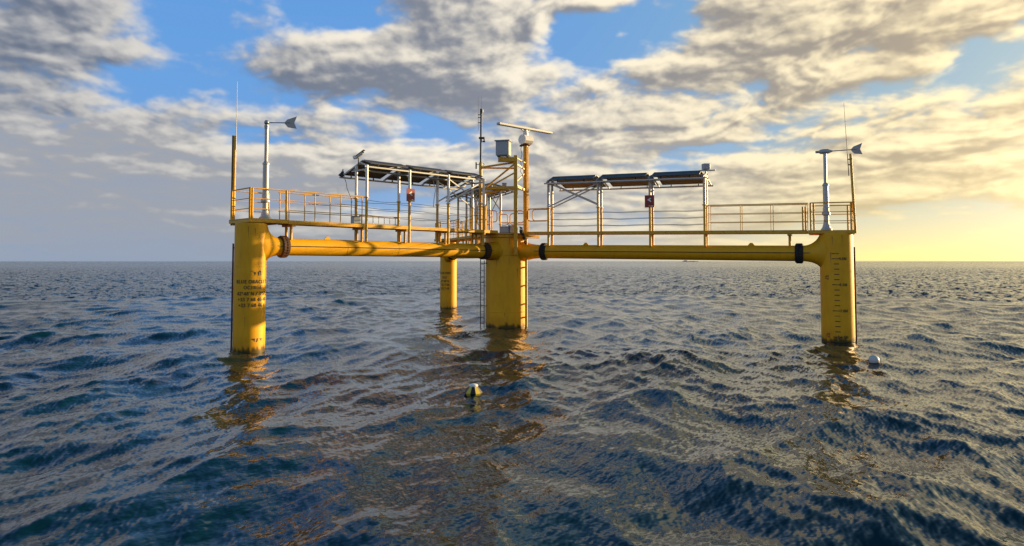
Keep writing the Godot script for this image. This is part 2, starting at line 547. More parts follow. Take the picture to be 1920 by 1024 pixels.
func water(map: ImageTexture, tile: float, rough: float) -> StandardMaterial3D:
	var m := plain(lin(0.0008, 0.014, 0.021), rough, 0.0, 0.36)
	m.normal_enabled = true
	m.normal_texture = map
	m.normal_scale = 1.0
	m.uv1_triplanar = true; m.uv1_world_triplanar = true
	m.uv1_scale = Vector3.ONE / tile
	return m

var sea_bands := []
func sea_height(x: float, z: float) -> float:
	var y := 0.0
	for b in sea_bands:
		var i := int(x * 256.0 / b[1] + 4096.5) & 255
		var j := int(z * 256.0 / b[1] + 65536.5) & 255
		y += b[0][j * 256 + i]
	return y

func make_sea() -> void:
	var n := 256
	var ta := 113.0
	var tb := 17.3
	var A := waves(n, ta, 0.16, 2.6, 5, false, 1.0)
	var B := waves(n, tb, 2.6, 26.0, 6, false, 1.0)
	sea_bands = [[A[0], ta], [B[0], tb]]
	var apex := Vector3(0, 0, 4.0)
	var angles := PackedFloat32Array()
	var fine := 760
	var wide := deg_to_rad(50.0)
	for i in fine + 1: angles.append(-wide + 2.0 * wide * i / fine)
	for i in range(1, 48): angles.append(wide + (TAU - 2.0 * wide) * i / 48.0)
	angles.append(TAU - wide)
	var radii := PackedFloat32Array()
	var r := 5.5
	while r < 12000.0:
		radii.append(r)
		r *= 1.0055 if r < 420.0 else 1.0055 + minf(0.03, (r - 420.0) * 0.00006)
	var cols := angles.size()
	var rows := radii.size()
	var v := PackedVector3Array()
	v.resize(cols * rows)
	var ha: PackedFloat32Array = A[0]; var xa: PackedFloat32Array = A[1]; var za: PackedFloat32Array = A[2]
	var hb: PackedFloat32Array = B[0]; var xb: PackedFloat32Array = B[1]; var zb: PackedFloat32Array = B[2]
	var fa := n / ta
	var fb := n / tb
	for j in rows:
		var rad := radii[j]
		var dr := rad * 0.0055
		var wa := clampf(1.6 - dr / 2.0, 0.0, 1.0)
		var wb := clampf((0.70 - dr) / 0.32, 0.0, 1.0)
		for i in cols:
			var px := apex.x + rad * sin(angles[i])
			var pz := apex.z - rad * cos(angles[i])
			var y := 0.0
			var ox := 0.0
			var oz := 0.0
			if wa > 0.0:
				var u := px * fa + 4096.0
				var w := pz * fa + 65536.0
				var iu := int(u)
				var iw := int(w)
				var tu := u - iu
				var tw := w - iw
				var c0 := iu & 255
				var c1 := (iu + 1) & 255
				var r0 := (iw & 255) << 8
				var r1 := ((iw + 1) & 255) << 8
				var k00 := (1.0 - tu) * (1.0 - tw) * wa
				var k10 := tu * (1.0 - tw) * wa
				var k01 := (1.0 - tu) * tw * wa
				var k11 := tu * tw * wa
				y = ha[r0 + c0] * k00 + ha[r0 + c1] * k10 + ha[r1 + c0] * k01 + ha[r1 + c1] * k11
				ox = xa[r0 + c0] * k00 + xa[r0 + c1] * k10 + xa[r1 + c0] * k01 + xa[r1 + c1] * k11
				oz = za[r0 + c0] * k00 + za[r0 + c1] * k10 + za[r1 + c0] * k01 + za[r1 + c1] * k11
			if wb > 0.0 and i <= fine:
				var gust := wb * clampf(0.92 + 0.75 * n_big.get_noise_2d(px * 5.0 + 300.0, pz * 3.0), 0.45, 1.5)      # cat's paws
				var u := px * fb + 4096.0
				var w := pz * fb + 65536.0
				var iu := int(u)
				var iw := int(w)
				var tu := u - iu
				var tw := w - iw
				var c0 := iu & 255
				var c1 := (iu + 1) & 255
				var r0 := (iw & 255) << 8
				var r1 := ((iw + 1) & 255) << 8
				var k00 := (1.0 - tu) * (1.0 - tw) * gust
				var k10 := tu * (1.0 - tw) * gust
				var k01 := (1.0 - tu) * tw * gust
				var k11 := tu * tw * gust
				y += hb[r0 + c0] * k00 + hb[r0 + c1] * k10 + hb[r1 + c0] * k01 + hb[r1 + c1] * k11
				ox += (xb[r0 + c0] * k00 + xb[r0 + c1] * k10 + xb[r1 + c0] * k01 + xb[r1 + c1] * k11)
				oz += (zb[r0 + c0] * k00 + zb[r0 + c1] * k10 + zb[r1 + c0] * k01 + zb[r1 + c1] * k11)
			v[j * cols + i] = Vector3(px + ox * 0.9, y, pz + oz * 0.9)
	var nn := PackedVector3Array()
	nn.resize(cols * rows)
	for j in rows:
		var ja := maxi(j - 1, 0) * cols
		var jb := mini(j + 1, rows - 1) * cols
		for i in cols:
			var ib := i + 1 if i < cols - 1 else 1
			var ia := i - 1 if i > 0 else cols - 2
			var m := (v[j * cols + ib] - v[j * cols + ia]).cross(v[jb + i] - v[ja + i])
			nn[j * cols + i] = (m if m.y > 0 else -m).normalized()
	# near water carries its small waves in the mesh; beyond «split» they are too small to see and lie in the ripple map
	var split := 0
	while radii[split] < 72.0: split += 1
	var near_map := ripple_map(512, 7.9, 26.0, 120.0, 7, 0.66)
	var far_map := ripple_map(512, 23.0, 2.4, 40.0, 9, 1.65)
	for half in 2:
		var j0 := 0 if half == 0 else split
		var j1 := split if half == 0 else rows - 1
		var count := (j1 - j0 + 1) * cols
		var ix := PackedInt32Array()
		ix.resize((j1 - j0) * (cols - 1) * 6)
		var at := 0
		for j in j1 - j0:
			for i in cols - 1:
				var a := j * cols + i
				ix[at] = a; ix[at + 1] = a + cols; ix[at + 2] = a + 1
				ix[at + 3] = a + 1; ix[at + 4] = a + cols; ix[at + 5] = a + cols + 1
				at += 6
		var vv := v.slice(j0 * cols, j0 * cols + count)
		var mm := nn.slice(j0 * cols, j0 * cols + count)
		if half == 0:                                         # the middle, under the viewer
			vv.append(Vector3(apex.x, 0, apex.z)); mm.append(Vector3.UP)
			for i in cols - 1: ix.append_array([count, i, i + 1])
		var arr := []
		arr.resize(Mesh.ARRAY_MAX)
		arr[Mesh.ARRAY_VERTEX] = vv; arr[Mesh.ARRAY_NORMAL] = mm; arr[Mesh.ARRAY_INDEX] = ix
		var mesh := ArrayMesh.new()
		mesh.add_surface_from_arrays(Mesh.PRIMITIVE_TRIANGLES, arr)
		mesh.surface_set_material(0, water(near_map, 7.9, 0.11) if half == 0 else water(far_map, 23.0, 0.12))
		var o := MeshInstance3D.new()
		o.name = "sea" if half == 0 else "distant_sea"
		o.mesh = mesh
		o.set_meta("kind", "structure")
		o.set_meta("label", "dark blue choppy sea around the platform" if half == 0 else "open sea running out to the horizon")
		add_child(o)

# ---------------------------------------------------------------- hull
func fouling(w: Vector3, k: int) -> Color:                   # weed and slime at the waterline
	var edge := 0.05 + 0.16 * n_mid.get_noise_2d(k * 9.0, w.x * 40.0) + 0.05 * sin(k * 2.3)
	var t := sstep(edge + 0.10, edge - 0.04, w.y)
	var stain := sstep(0.75, 0.1, w.y) * (0.25 + 0.5 * absf(n_fine.get_noise_2d(k * 14.0, w.z * 10.0)))
	return Color.WHITE.lerp(Color(0.62, 0.50, 0.4), stain).lerp(Color(0.10, 0.13, 0.5), t)

func column(o: Node, at: Vector3, r: float, top: float, label: String) -> MeshInstance3D:
	var s := Shape.new()
	var prof := [[r, -2.5], [r, -0.3]]
	for i in 24: prof.append([r, -0.25 + i * 0.05])
	prof.append_array([[r, 1.6], [r, 2.4], [r, top - 0.02], [r - 0.015, top], [0.0, top]])
	s.lathe(at, prof, 56, Vector3.UP, fouling)
	return part("column", s, M.yellow, o, label)

func ring_part(called: String, o: Node, at: Vector3, axis: Vector3, r: float, h: float, m: Material, inner := 0.0) -> MeshInstance3D:
	var s := Shape.new()
	var b := minf(h, r - inner) * 0.25
	s.lathe(at, [[inner, -h / 2], [r - b, -h / 2], [r - b, -h / 2], [r, -h / 2 + b], [r, -h / 2 + b], [r, h / 2 - b], [r, h / 2 - b], [r - b, h / 2], [r - b, h / 2], [inner, h / 2]], 40, axis)
	return part(called, s, m, o)

# lettering bent round a column: turn is the direction it faces (degrees from the camera's side towards the right)
func lettering(called: String, o: Node, text: String, at: Vector3, r: float, turn: float, y: float, tall: float, m: Material, squeeze := 1.0, upright := false) -> void:
	var t := TextMesh.new()
	var font := SystemFont.new()
	font.font_names = PackedStringArray(["Droid Sans"])
	font.font_weight = 700
	t.font = font; t.text = text; t.font_size = 64; t.pixel_size = tall / 46.0; t.depth = 0.006
	t.curve_step = 4.0
	var a := t.surface_get_arrays(0) if t.get_surface_count() else []
	if a.is_empty(): return
	var v: PackedVector3Array = a[Mesh.ARRAY_VERTEX]
	var nn: PackedVector3Array = a[Mesh.ARRAY_NORMAL]
	var base := base_of(o)
	for i in v.size():
		var p := v[i]
		var q := nn[i]
		if upright:
			p = Vector3(-p.y, p.x, p.z); q = Vector3(-q.y, q.x, q.z)
		var ang := deg_to_rad(turn) + p.x * squeeze / r
		var out := Vector3(sin(ang), 0, cos(ang))
		var side := Vector3(cos(ang), 0, -sin(ang))
		v[i] = at + out * (r + 0.001 + p.z + 0.003) + Vector3(0, y + p.y, 0) - base
		nn[i] = (out * q.z + side * q.x + Vector3(0, q.y, 0)).normalized()
	var arr := []
	arr.resize(Mesh.ARRAY_MAX)
	arr[Mesh.ARRAY_VERTEX] = v; arr[Mesh.ARRAY_NORMAL] = nn; arr[Mesh.ARRAY_INDEX] = a[Mesh.ARRAY_INDEX]
	var mesh := ArrayMesh.new()
	mesh.add_surface_from_arrays(Mesh.PRIMITIVE_TRIANGLES, arr)
	mesh.surface_set_material(0, m)
	var g := MeshInstance3D.new()
	g.name = called
	g.mesh = mesh
	o.add_child(g, true)

# a patch lying on a column: outline in metres round it and up it
func patch(called: String, o: Node, outline: Array, at: Vector3, r: float, turn: float, y: float, m: Material) -> void:
	var s := Shape.new()
	var poly := PackedVector2Array()
	for i in outline.size():                                  # finer steps, so that it bends
		var a: Vector2 = outline[i]
		var b: Vector2 = outline[(i + 1) % outline.size()]
		var k := maxi(1, int(absf(b.x - a.x) / 0.05))
		for j in k: poly.append(a.lerp(b, float(j) / k))
	var t := Geometry2D.triangulate_polygon(poly)
	var f := 0
	for lift in [0.001, 0.004]:
		f = s.v.size()
		for p in poly:
			var ang := deg_to_rad(turn) + p.x / r
			var out := Vector3(sin(ang), 0, cos(ang))
			s.vert(at + out * (r + lift) + Vector3(0, y + p.y, 0), out)
		for i in range(0, t.size(), 3): s.tri(f + t[i], f + t[i + 1], f + t[i + 2])
	part(called, s, m, o)

func arm(o: Node, k: int, collar_in: Vector2, collar_out: Vector2) -> void:
	var Y := 3.70
	var n := reach(k)
	var p := group_part("connecting_arm", o)
	var d := along(k)
	var s := Shape.new()
	s.tube(ap(k, collar_in.x + 0.05, 0, Y), ap(k, collar_out.y - 0.05, 0, Y), 0.33, 0.33, 40, false)
	part("arm_tube", s, M.yellow, p)
	for e in [[collar_in, 1.0], [collar_out, -1.0]]:
		var c: Vector2 = e[0]
		var mid := ap(k, (c.x + c.y) / 2, 0, Y)
		var g := Shape.new()
		var w := (c.y - c.x) / 2
		g.lathe(mid, [[0.3, -w], [0.37, -w], [0.37, -w], [0.405, -w + 0.03], [0.405, -w + 0.03], [0.405, -0.03], [0.405, -0.03], [0.385, -0.015], [0.385, 0.015], [0.405, 0.03], [0.405, 0.03], [0.405, w - 0.03], [0.405, w - 0.03], [0.37, w], [0.37, w], [0.3, w]], 40, d)
		part("flange_collar", g, M.collar if (k == 0 and e[1] < 0) else M.rubber, p)
		var bolts := Shape.new()
		var x := d.cross(Vector3.UP).normalized()
		var u := d.cross(x)
		for i in 24:
			var m := x * cos(TAU * i / 24) + u * sin(TAU * i / 24)
			bolts.tube(mid + m * 0.41 - d * w * 0.75, mid + m * 0.41 + d * w * 0.75, 0.016, 0.016, 6)
		part("collar_bolts", bolts, M.rust if k == 0 else M.black, p).set_meta("kind", "stuff")
	for i in 3:
		ring_part("weld_seam", p, ap(k, lerpf(collar_in.y, collar_out.x, (i + 1) / 4.0), 0, Y), d, 0.336, 0.02, M.yellow, 0.28)
	# flared ends that grow into the columns
	var foot_face: float = n - FOOT_RADIUS[k]
	for e in [[collar_out.y - 0.02, foot_face + 0.06, 0.38, 0.50, n - 0.1], [collar_in.x + 0.02, 0.98, 0.28, 0.62, 0.3]]:
		var f := Shape.new()
		var ringed := 12
		var seg := 36
		for i in ringed + 1:
			var t := minf(float(i) / (ringed - 2), 1.0)
			var at: float = lerpf(e[0], e[1], t)
			if i > ringed - 2: at = lerpf(e[1], e[4], float(i - ringed + 2) / 2.0)
			var grow: float = 1.0 - sqrt(maxf(0.0, 1.0 - t * t * 0.98))
			var rv: float = 0.33 + e[2] * grow
			var rh: float = 0.33 + (e[3] - 0.33) * t * t
			var x := across(k)
			for j in seg + 1:
				var q := TAU * j / seg
				f.vert(ap(k, at, 0, Y) + x * cos(q) * rh + Vector3.UP * sin(q) * (rv + (0.34 * grow if sin(q) > 0 and e[1] > 3.0 else 0.0)), (x * cos(q) / rh + Vector3.UP * sin(q) / rv).normalized())
		for i in ringed:
			for j in seg:
				var a := i * (seg + 1) + j
				f.tri(a, a + 1, a + seg + 1); f.tri(a + 1, a + seg + 2, a + seg + 1)
		part("flared_end", f, M.yellow, p)
	tube_part("arm_cable", ap(k, 1.15, 0.345, Y + 0.02), ap(k, n - 0.75, 0.345, Y + 0.02), 0.016, M.black, p, 6)
	for at in [collar_in.y + 2.0, collar_out.x - 1.75]:
		var l := Shape.new()
		l.prism(PackedVector2Array([Vector2(-0.17, -0.03), Vector2(0.17, -0.03), Vector2(0.05, 0.11), Vector2(-0.05, 0.11)]), ap(k, at, 0, Y + 0.33), d, Vector3.UP, 0.04)
		part("lifting_lug", l, M.yellow, p)

func walkway(o: Node, k: int, from: float, to: float, half: float, supports: Array, single := false) -> void:
	var p := group_part("walkway", o)
	var top := 4.70 if k != 1 else 4.67
	for sd in [1.0, -1.0]:
		var s := Shape.new()
		s.beam(ap(k, from, half * sd, top - 0.075), ap(k, to, half * sd, top - 0.075), 0.06, 0.15, 0.01)
		part("edge_beam", s, M.worn_yellow, p)
	var g := Shape.new()
	g.beam(ap(k, from, 0, top - 0.035), ap(k, to, 0, top - 0.035), half * 2 - 0.064, 0.03)
	part("floor_grating", g, M.grating, p)
	for at in supports:
		beam_part("cross_beam", ap(k, at, -half - 0.02, top - 0.19), ap(k, at, half + 0.02, top - 0.19), 0.16, 0.08, M.worn_yellow, p)
		for sd in ([0.0] if single else [0.19, -0.19]):
			tube_part("support_post", ap(k, at, sd, top - 0.22), ap(k, at, sd, 3.96), 0.055, M.worn_yellow, p)

func railing(o: Node, pts: Array, posts: Array, heights: Array, r := 0.019, square := 0.0) -> Node3D:      # pts: foot points of the run; posts: foot points
	var p := group_part("guard_railing", o)
	for h in heights:
		for i in pts.size() - 1:
			var rr := r * (1.25 if h == heights[0] else 0.8)
			tube_part("rail", pts[i] + Vector3.UP * h, pts[i + 1] + Vector3.UP * h, rr, M.worn_yellow, p, 8)
	for b in posts:
		if square > 0.0: beam_part("post", b, b + Vector3.UP * (heights[0] + 0.01), square, square, M.worn_yellow, p)
		else: tube_part("post", b, b + Vector3.UP * heights[0], r, M.worn_yellow, p, 8)
	return p

func loop_rail(o: Node, a: Vector3, b: Vector3, low: float, high: float, r: float, round_: float) -> void:    # a rounded rectangle of bent tube
	var x := (b - a).normalized()
	var w := a.distance_to(b)
	var ps := []
	for c in [[w - round_, low + round_, -90.0], [w - round_, high - round_, 0.0], [round_, high - round_, 90.0], [round_, low + round_, 180.0]]:
		for i in 7:
			var t := deg_to_rad(c[2] + i * 15.0)
			ps.append(a + x * (c[0] + cos(t) * round_) + Vector3.UP * (c[1] + sin(t) * round_))
	var s := Shape.new()
	s.path(ps, r, 8, true)
	part("loop_rail", s, M.worn_yellow, o)

func deck(o: Node, k: int, s0: float, s1: float, near: float, far: float, top: float) -> void:
	var p := group_part("corner_deck", o)
	var g := Shape.new()
	g.beam(ap(k, s0, (near + far) / 2, top - 0.03), ap(k, s1, (near + far) / 2, top - 0.03), near - far - 0.09, 0.03)
	part("deck_plate", g, M.grating, p)
	beam_part("deck_edge", ap(k, s0, near, top - 0.07), ap(k, s1, near, top - 0.07), 0.08, 0.15, M.worn_yellow, p)
	beam_part("deck_edge", ap(k, s0, far, top - 0.07), ap(k, s1, far, top - 0.07), 0.08, 0.15, M.worn_yellow, p)
	beam_part("deck_edge", ap(k, s1 - 0.04, near - 0.043, top - 0.073), ap(k, s1 - 0.04, far + 0.043, top - 0.073), 0.08, 0.15, M.worn_yellow, p)
	beam_part("deck_edge", ap(k, s0 + 0.04, near - 0.043, top - 0.073), ap(k, s0 + 0.04, far + 0.043, top - 0.073), 0.08, 0.15, M.worn_yellow, p)
	for i in 3:
		var side := lerpf(near - 0.3, far + 0.3, i / 2.0)
		beam_part("deck_joist", ap(k, s0 + 0.09, side, top - 0.10), ap(k, s1 - 0.09, side, top - 0.10), 0.05, 0.08, M.worn_yellow, p)

func make_hull() -> void:
	var o := thing("floating_platform", Vector3(HUB.x, 0, HUB.z), "yellow steel floating platform, three walkway arms on tall columns rising from the sea", "offshore platform")
	# columns
	var c := column(o, HUB, 1.05, 4.42, "widest column, in the middle, with weld rings")
	ring_part("weld_ring", c, HUB + Vector3(0, 3.50, 0), Vector3.UP, 1.075, 0.05, M.worn_yellow, 1.0)
	ring_part("weld_ring", c, HUB + Vector3(0, 0.72, 0), Vector3.UP, 1.07, 0.04, M.yellow, 1.0)
	ring_part("weld_ring", c, HUB + Vector3(0, 2.62, 0), Vector3.UP, 1.054, 0.02, M.yellow, 1.0)
	ring_part("top_flange", c, HUB + Vector3(0, 4.44, 0), Vector3.UP, 1.14, 0.16, M.worn_yellow, 0.9)
	tube_part("fender_pipe", Vector3(0.70, 4.62, -34.16), Vector3(0.70, -1.5, -34.16), 0.065, M.worn_yellow, c, 16)
	for y in [0.45, 1.1, 2.0, 2.9, 4.0]:
		beam_part("pipe_bracket", Vector3(0.70, y, -34.2), Vector3(0.52, y, -34.35), 0.05, 0.08, M.worn_yellow, c)
	c = column(o, FOOT[0], FOOT_RADIUS[0], 4.60, "left column with rows of black lettering")
	for t in [["BLUE ORACLE T", 2.46, 31.0], ["OCERGE", 2.25, 32.0], ["42°48'N / 3°5'E", 2.03, 33.0], ["+33 7 68 46 48", 1.82, 33.0], ["+33 7 68 46 4", 1.61, 31.0]]:
		lettering("lettering", c, t[0], FOOT[0], FOOT_RADIUS[0], t[2], t[1], 0.125, M.ink, 1.0)
	patch("scuff_mark", c, [Vector2(-0.27, 0.05), Vector2(0.16, 0.06), Vector2(0.17, -0.09), Vector2(0.13, -0.10), Vector2(0.12, 0.0), Vector2(0.08, 0.0), Vector2(0.07, -0.12), Vector2(0.03, -0.12), Vector2(0.02, 0.0), Vector2(-0.04, 0.0), Vector2(-0.08, -0.12), Vector2(-0.12, 0.0)], FOOT[0], FOOT_RADIUS[0], 46.0, 2.80, M.ink)
	patch("scuff_mark", c, [Vector2(-0.2, 0.05), Vector2(-0.06, 0.06), Vector2(-0.07, -0.07), Vector2(-0.1, -0.01), Vector2(-0.13, 0.0)], FOOT[0], FOOT_RADIUS[0], 48.0, 0.36, M.ink)
	patch("scuff_mark", c, [Vector2(-0.02, -0.08), Vector2(0.03, -0.08), Vector2(0.07, 0.06), Vector2(0.01, 0.06)], FOOT[0], FOOT_RADIUS[0], 48.0, 0.36, M.ink)
	patch("scuff_mark", c, [Vector2(0.1, 0.05), Vector2(0.24, 0.05), Vector2(0.2, -0.06), Vector2(0.15, 0.0)], FOOT[0], FOOT_RADIUS[0], 48.0, 0.36, M.ink)
	tube_part("side_pipe", FOOT[0] + Vector3(-0.56, 3.85, 0.21), FOOT[0] + Vector3(-0.56, -1, 0.21), 0.03, M.rust, c)
	for y in [3.7, 2.2, 0.8]:
		beam_part("pipe_bracket", FOOT[0] + Vector3(-0.575, y, 0.21), FOOT[0] + Vector3(-0.5, y, 0.19), 0.03, 0.05, M.rust, c)
	c = column(o, FOOT[1], FOOT_RADIUS[1], 4.34, "right column with a scale of draught marks")
	for i in 20:
		var y: float = 3.51 - i * 0.209
		if y < -0.05: break
		var big := i % 5 == 1
		var w := 0.27 if big or i == 0 else 0.19
		patch("draught_mark", c, [Vector2(-w, -0.017), Vector2(0, -0.017), Vector2(0, 0.017), Vector2(-w, 0.017)], FOOT[1], FOOT_RADIUS[1], -17.0, y, M.ink)
		if big: lettering("draught_number", c, ["9.0M", "8.0M", "7.0M", "6.0M"][i / 5], FOOT[1], FOOT_RADIUS[1], -3.5, y, 0.11, M.ink, 0.85)
	for y in [2.55, 0.22]:
		lettering("faded_mark", c, "2", FOOT[1], FOOT_RADIUS[1], -66.0, y, 0.10, M.red_ink)
		lettering("faded_mark", c, "6.0", FOOT[1], FOOT_RADIUS[1], -58.0, y, 0.10, M.red_ink, 1.0, true)
	patch("scuff_mark", c, [Vector2(-0.16, 0.0), Vector2(-0.03, 0.03), Vector2(0.0, 0.1), Vector2(0.04, 0.03), Vector2(0.17, 0.01), Vector2(0.05, -0.03), Vector2(0.02, -0.1), Vector2(-0.04, -0.04)], FOOT[1], FOOT_RADIUS[1], -24.0, 0.15, M.ink)
	tube_part("side_pipe", FOOT[1] + Vector3(0.60, 3.78, 0.28), FOOT[1] + Vector3(0.60, -1, 0.28), 0.035, M.rust, c)
	for y in [3.6, 2.2, 0.9]:
		beam_part("pipe_bracket", FOOT[1] + Vector3(0.60, y, 0.28), FOOT[1] + Vector3(0.53, y, 0.25), 0.03, 0.05, M.rust, c)
	c = column(o, FOOT[2], FOOT_RADIUS[2], 4.60, "far column, seen below the left arm")
	for t in [["BLUE ORA", 2.40], ["OCE", 2.10], ["42°48'N", 1.85], ["+33 7 68", 1.6], ["+33 7 68", 1.35]]:
		lettering("lettering", c, t[0], FOOT[2], FOOT_RADIUS[2], -24.0, t[1], 0.15, M.ink, 0.9)
	for e in [[FOOT[0], 0.56, 1.25], [FOOT[0], 0.56, 3.02], [FOOT[1], 0.633, 1.0], [FOOT[1], 0.633, 2.8], [FOOT[2], 0.57, 1.1], [FOOT[2], 0.57, 2.9]]:
		ring_part("weld_seam", o, e[0] + Vector3(0, e[2], 0), Vector3.UP, e[1] + 0.007, 0.022, M.yellow, e[1] - 0.05)
	# rust that has run down from welds and brackets
	for e in [[HUB, 1.05, -28.0, 3.42, 0.05, 0.55], [HUB, 1.05, -22.0, 3.44, 0.03, 0.3], [HUB, 1.05, 8.0, 4.34, 0.03, 0.4], [HUB, 1.05, 30.0, 2.85, 0.03, 0.5], [HUB, 1.05, -5.0, 0.69, 0.03, 0.25], [FOOT[1], 0.633, -45.0, 3.55, 0.03, 0.6], [FOOT[1], 0.633, -38.0, 4.2, 0.025, 0.4], [FOOT[1], 0.633, -5.0, 4.25, 0.02, 0.5], [FOOT[0], 0.56, 12.0, 4.45, 0.02, 0.5], [FOOT[0], 0.56, 36.0, 4.4, 0.025, 0.35], [FOOT[0], 0.56, 5.0, 1.2, 0.015, 0.5]]:
		var w: float = e[4]
		var l: float = e[5]
		patch("rust_streak", o, [Vector2(-w, 0.0), Vector2(w, 0.01), Vector2(w * 0.7, -l * 0.3), Vector2(w * 0.45, -l * 0.6), Vector2(w * 0.2, -l), Vector2(-w * 0.1, -l * 0.55), Vector2(-w * 0.5, -l * 0.35)], e[0], e[1], e[2], e[3], M.rust_run)
	# arms and walkways
	arm(o, 0, Vector2(1.35, 1.75), Vector2(11.80, 12.1))
	arm(o, 1, Vector2(1.90, 2.20), Vector2(13.46, 13.78))
	arm(o, 2, Vector2(1.5, 1.9), Vector2(12.0, 12.38))
	walkway(o, 0, 1.0, 11.96, 0.40, [11.72, 8.58, 6.40, 4.13, 1.9])
	walkway(o, 1, 1.1, 13.96, 0.30, [13.26], true)
	walkway(o, 2, 1.0, 12.2, 0.40, [11.9, 8.5, 6.3, 4.1, 1.9])
	deck(o, 0, 11.98, 13.50, 0.42, -1.25, 4.71)
	deck(o, 1, 13.99, 15.72, 0.42, -1.35, 4.65)
	deck(o, 2, 12.2, 13.9, 0.9, -0.9, 4.71)
	# railings of the left arm
	var f := func(s: float, side: float) -> Vector3: return ap(0, s, side, 4.70)
	var g := func(s: float, side: float) -> Vector3: return ap(1, s, side, 4.66)
	var b := func(s: float, side: float) -> Vector3: return ap(2, s, side, 4.70)
	var H3 := [1.12, 0.74, 0.37]
	railing(o, [f.call(12.05, 0.40), f.call(13.44, 0.40), f.call(13.44, -1.2), f.call(11.95, -1.2)], [f.call(13.44, 0.40), f.call(13.36, 0.40), f.call(13.44, -1.2), f.call(11.98, -1.2), f.call(12.03, 0.40)], H3, 0.019, 0.07)
	railing(o, [f.call(11.95, 0.41), f.call(8.55, 0.41)], [f.call(11.93, 0.41), f.call(10.85, 0.41), f.call(9.72, 0.41), f.call(8.72, 0.41)], H3)
	railing(o, [f.call(11.95, -0.41), f.call(8.55, -0.41)], [f.call(11.9, -0.41), f.call(10.85, -0.41), f.call(9.72, -0.41), f.call(8.72, -0.41)], H3)
	# of the right arm
	railing(o, [g.call(14.1, 0.40), g.call(15.66, 0.40), g.call(15.66, -1.3), g.call(14.1, -1.3)], [g.call(14.1, 0.40), g.call(14.22, 0.40), g.call(15.6, 0.40), g.call(15.66, -1.3), g.call(15.5, -1.3)], H3, 0.019, 0.06)
	railing(o, [g.call(9.95, 0.32), g.call(14.0, 0.32)], [g.call(9.98, 0.32), g.call(11.32, 0.32), g.call(12.65, 0.32), g.call(13.98, 0.32)], H3, 0.016)
	railing(o, [g.call(9.95, -0.32), g.call(14.0, -0.32)], [g.call(9.98, -0.32), g.call(11.32, -0.32), g.call(12.5, -0.32), g.call(13.9, -0.32)], H3, 0.016)
	for sx in [13.80, 13.90]: beam_part("gate_post", g.call(sx, 0.33), g.call(sx, 0.33) + Vector3.UP * 0.98, 0.06, 0.06, M.worn_yellow, o)
	# of the far arm
	railing(o, [b.call(12.2, 0.85), b.call(13.85, 0.85), b.call(13.85, -0.85), b.call(12.2, -0.85)], [b.call(12.2, 0.85), b.call(12.9, 0.85), b.call(13.85, 0.85), b.call(13.85, 0.0), b.call(13.85, -0.85), b.call(13.0, -0.85), b.call(12.2, -0.85)], H3, 0.02, 0.07)
	railing(o, [b.call(12.2, 0.41), b.call(8.6, 0.41)], [b.call(12.1, 0.41), b.call(11.2, 0.41), b.call(10.2, 0.41), b.call(9.4, 0.41), b.call(8.7, 0.41)], H3)
	railing(o, [b.call(12.2, -0.41), b.call(8.6, -0.41)], [b.call(12.1, -0.41), b.call(11.2, -0.41), b.call(10.2, -0.41), b.call(9.4, -0.41), b.call(8.7, -0.41)], H3)
	# safety wires between the canopy posts
	for h in [0.93, 0.62, 0.31]:
		for sd in [1.0, -1.0]:
			for run in [[g, 2.37, 2.477, 0.25 * sd, h], [f, 1.95, 2.183, 0.41 * sd, h + 0.06]]:
				var ps := []
				for i in 31:
					var t := fmod(i / 10.0, 1.0)
					ps.append((run[0].call(run[1] + run[2] * i / 10.0, run[3]) as Vector3) + Vector3.UP * (run[4] - 0.10 * t * (1.0 - t) * (1.0 + 0.5 * sin(h * 20.0 + i))))
				var ws := Shape.new()
				ws.path(ps, 0.009, 5)
				part("safety_wire", ws, M.dark, o)
	# top of the middle column
	var top := Shape.new()
	top.lathe(HUB + Vector3(0, 4.55, 0), [[0.0, 0.03], [1.2, 0.03], [1.2, 0.03], [1.2, -0.03], [1.2, -0.03], [0.0, -0.03]], 32)
	part("hub_deck", top, M.worn_yellow, o)
	beam_part("deck_edge", Vector3(-1.75, 4.62, -34.35), Vector3(-0.9, 4.62, -33.72), 0.06, 0.12, M.worn_yellow, o)
	beam_part("deck_edge", Vector3(0.55, 4.40, -33.95), Vector3(1.35, 4.40, -34.55), 0.12, 0.14, M.worn_yellow, o)
	var hub_rail := group_part("hub_railing", o)
	var z := -36.0
	loop_rail(hub_rail, Vector3(-1.35, 0, z + 0.1), Vector3(-0.78, 0, z + 0.1), 5.24, 5.82, 0.024, 0.12)
	loop_rail(hub_rail, Vector3(-0.66, 0, z), Vector3(0.62, 0, z), 5.20, 5.83, 0.026, 0.16)
	loop_rail(hub_rail, Vector3(-0.62, 0, z + 0.25), Vector3(-0.22, 0, z + 0.25), 5.06, 5.62, 0.022, 0.12)
	loop_rail(hub_rail, Vector3(-0.10, 0, z + 0.3), Vector3(0.72, 0, z + 0.3), 5.08, 5.66, 0.024, 0.16)
	loop_rail(hub_rail, ap(1, 1.18, 0.1, 0.0), ap(1, 2.35, 0.1, 0.0), 5.20, 5.80, 0.028, 0.18)
	loop_rail(hub_rail, ap(1, 1.42, 0.0, 0.0), ap(1, 2.33, 0.0, 0.0), 5.22, 5.78, 0.024, 0.16)
	loop_rail(hub_rail, Vector3(-1.75, 0, -34.9), Vector3(-1.15, 0, -35.1), 5.05, 5.65, 0.024, 0.10)
	loop_rail(hub_rail, ap(0, 1.5, 0.36, 0), ap(0, 2.3, 0.36, 0), 5.2, 5.8, 0.024, 0.08)
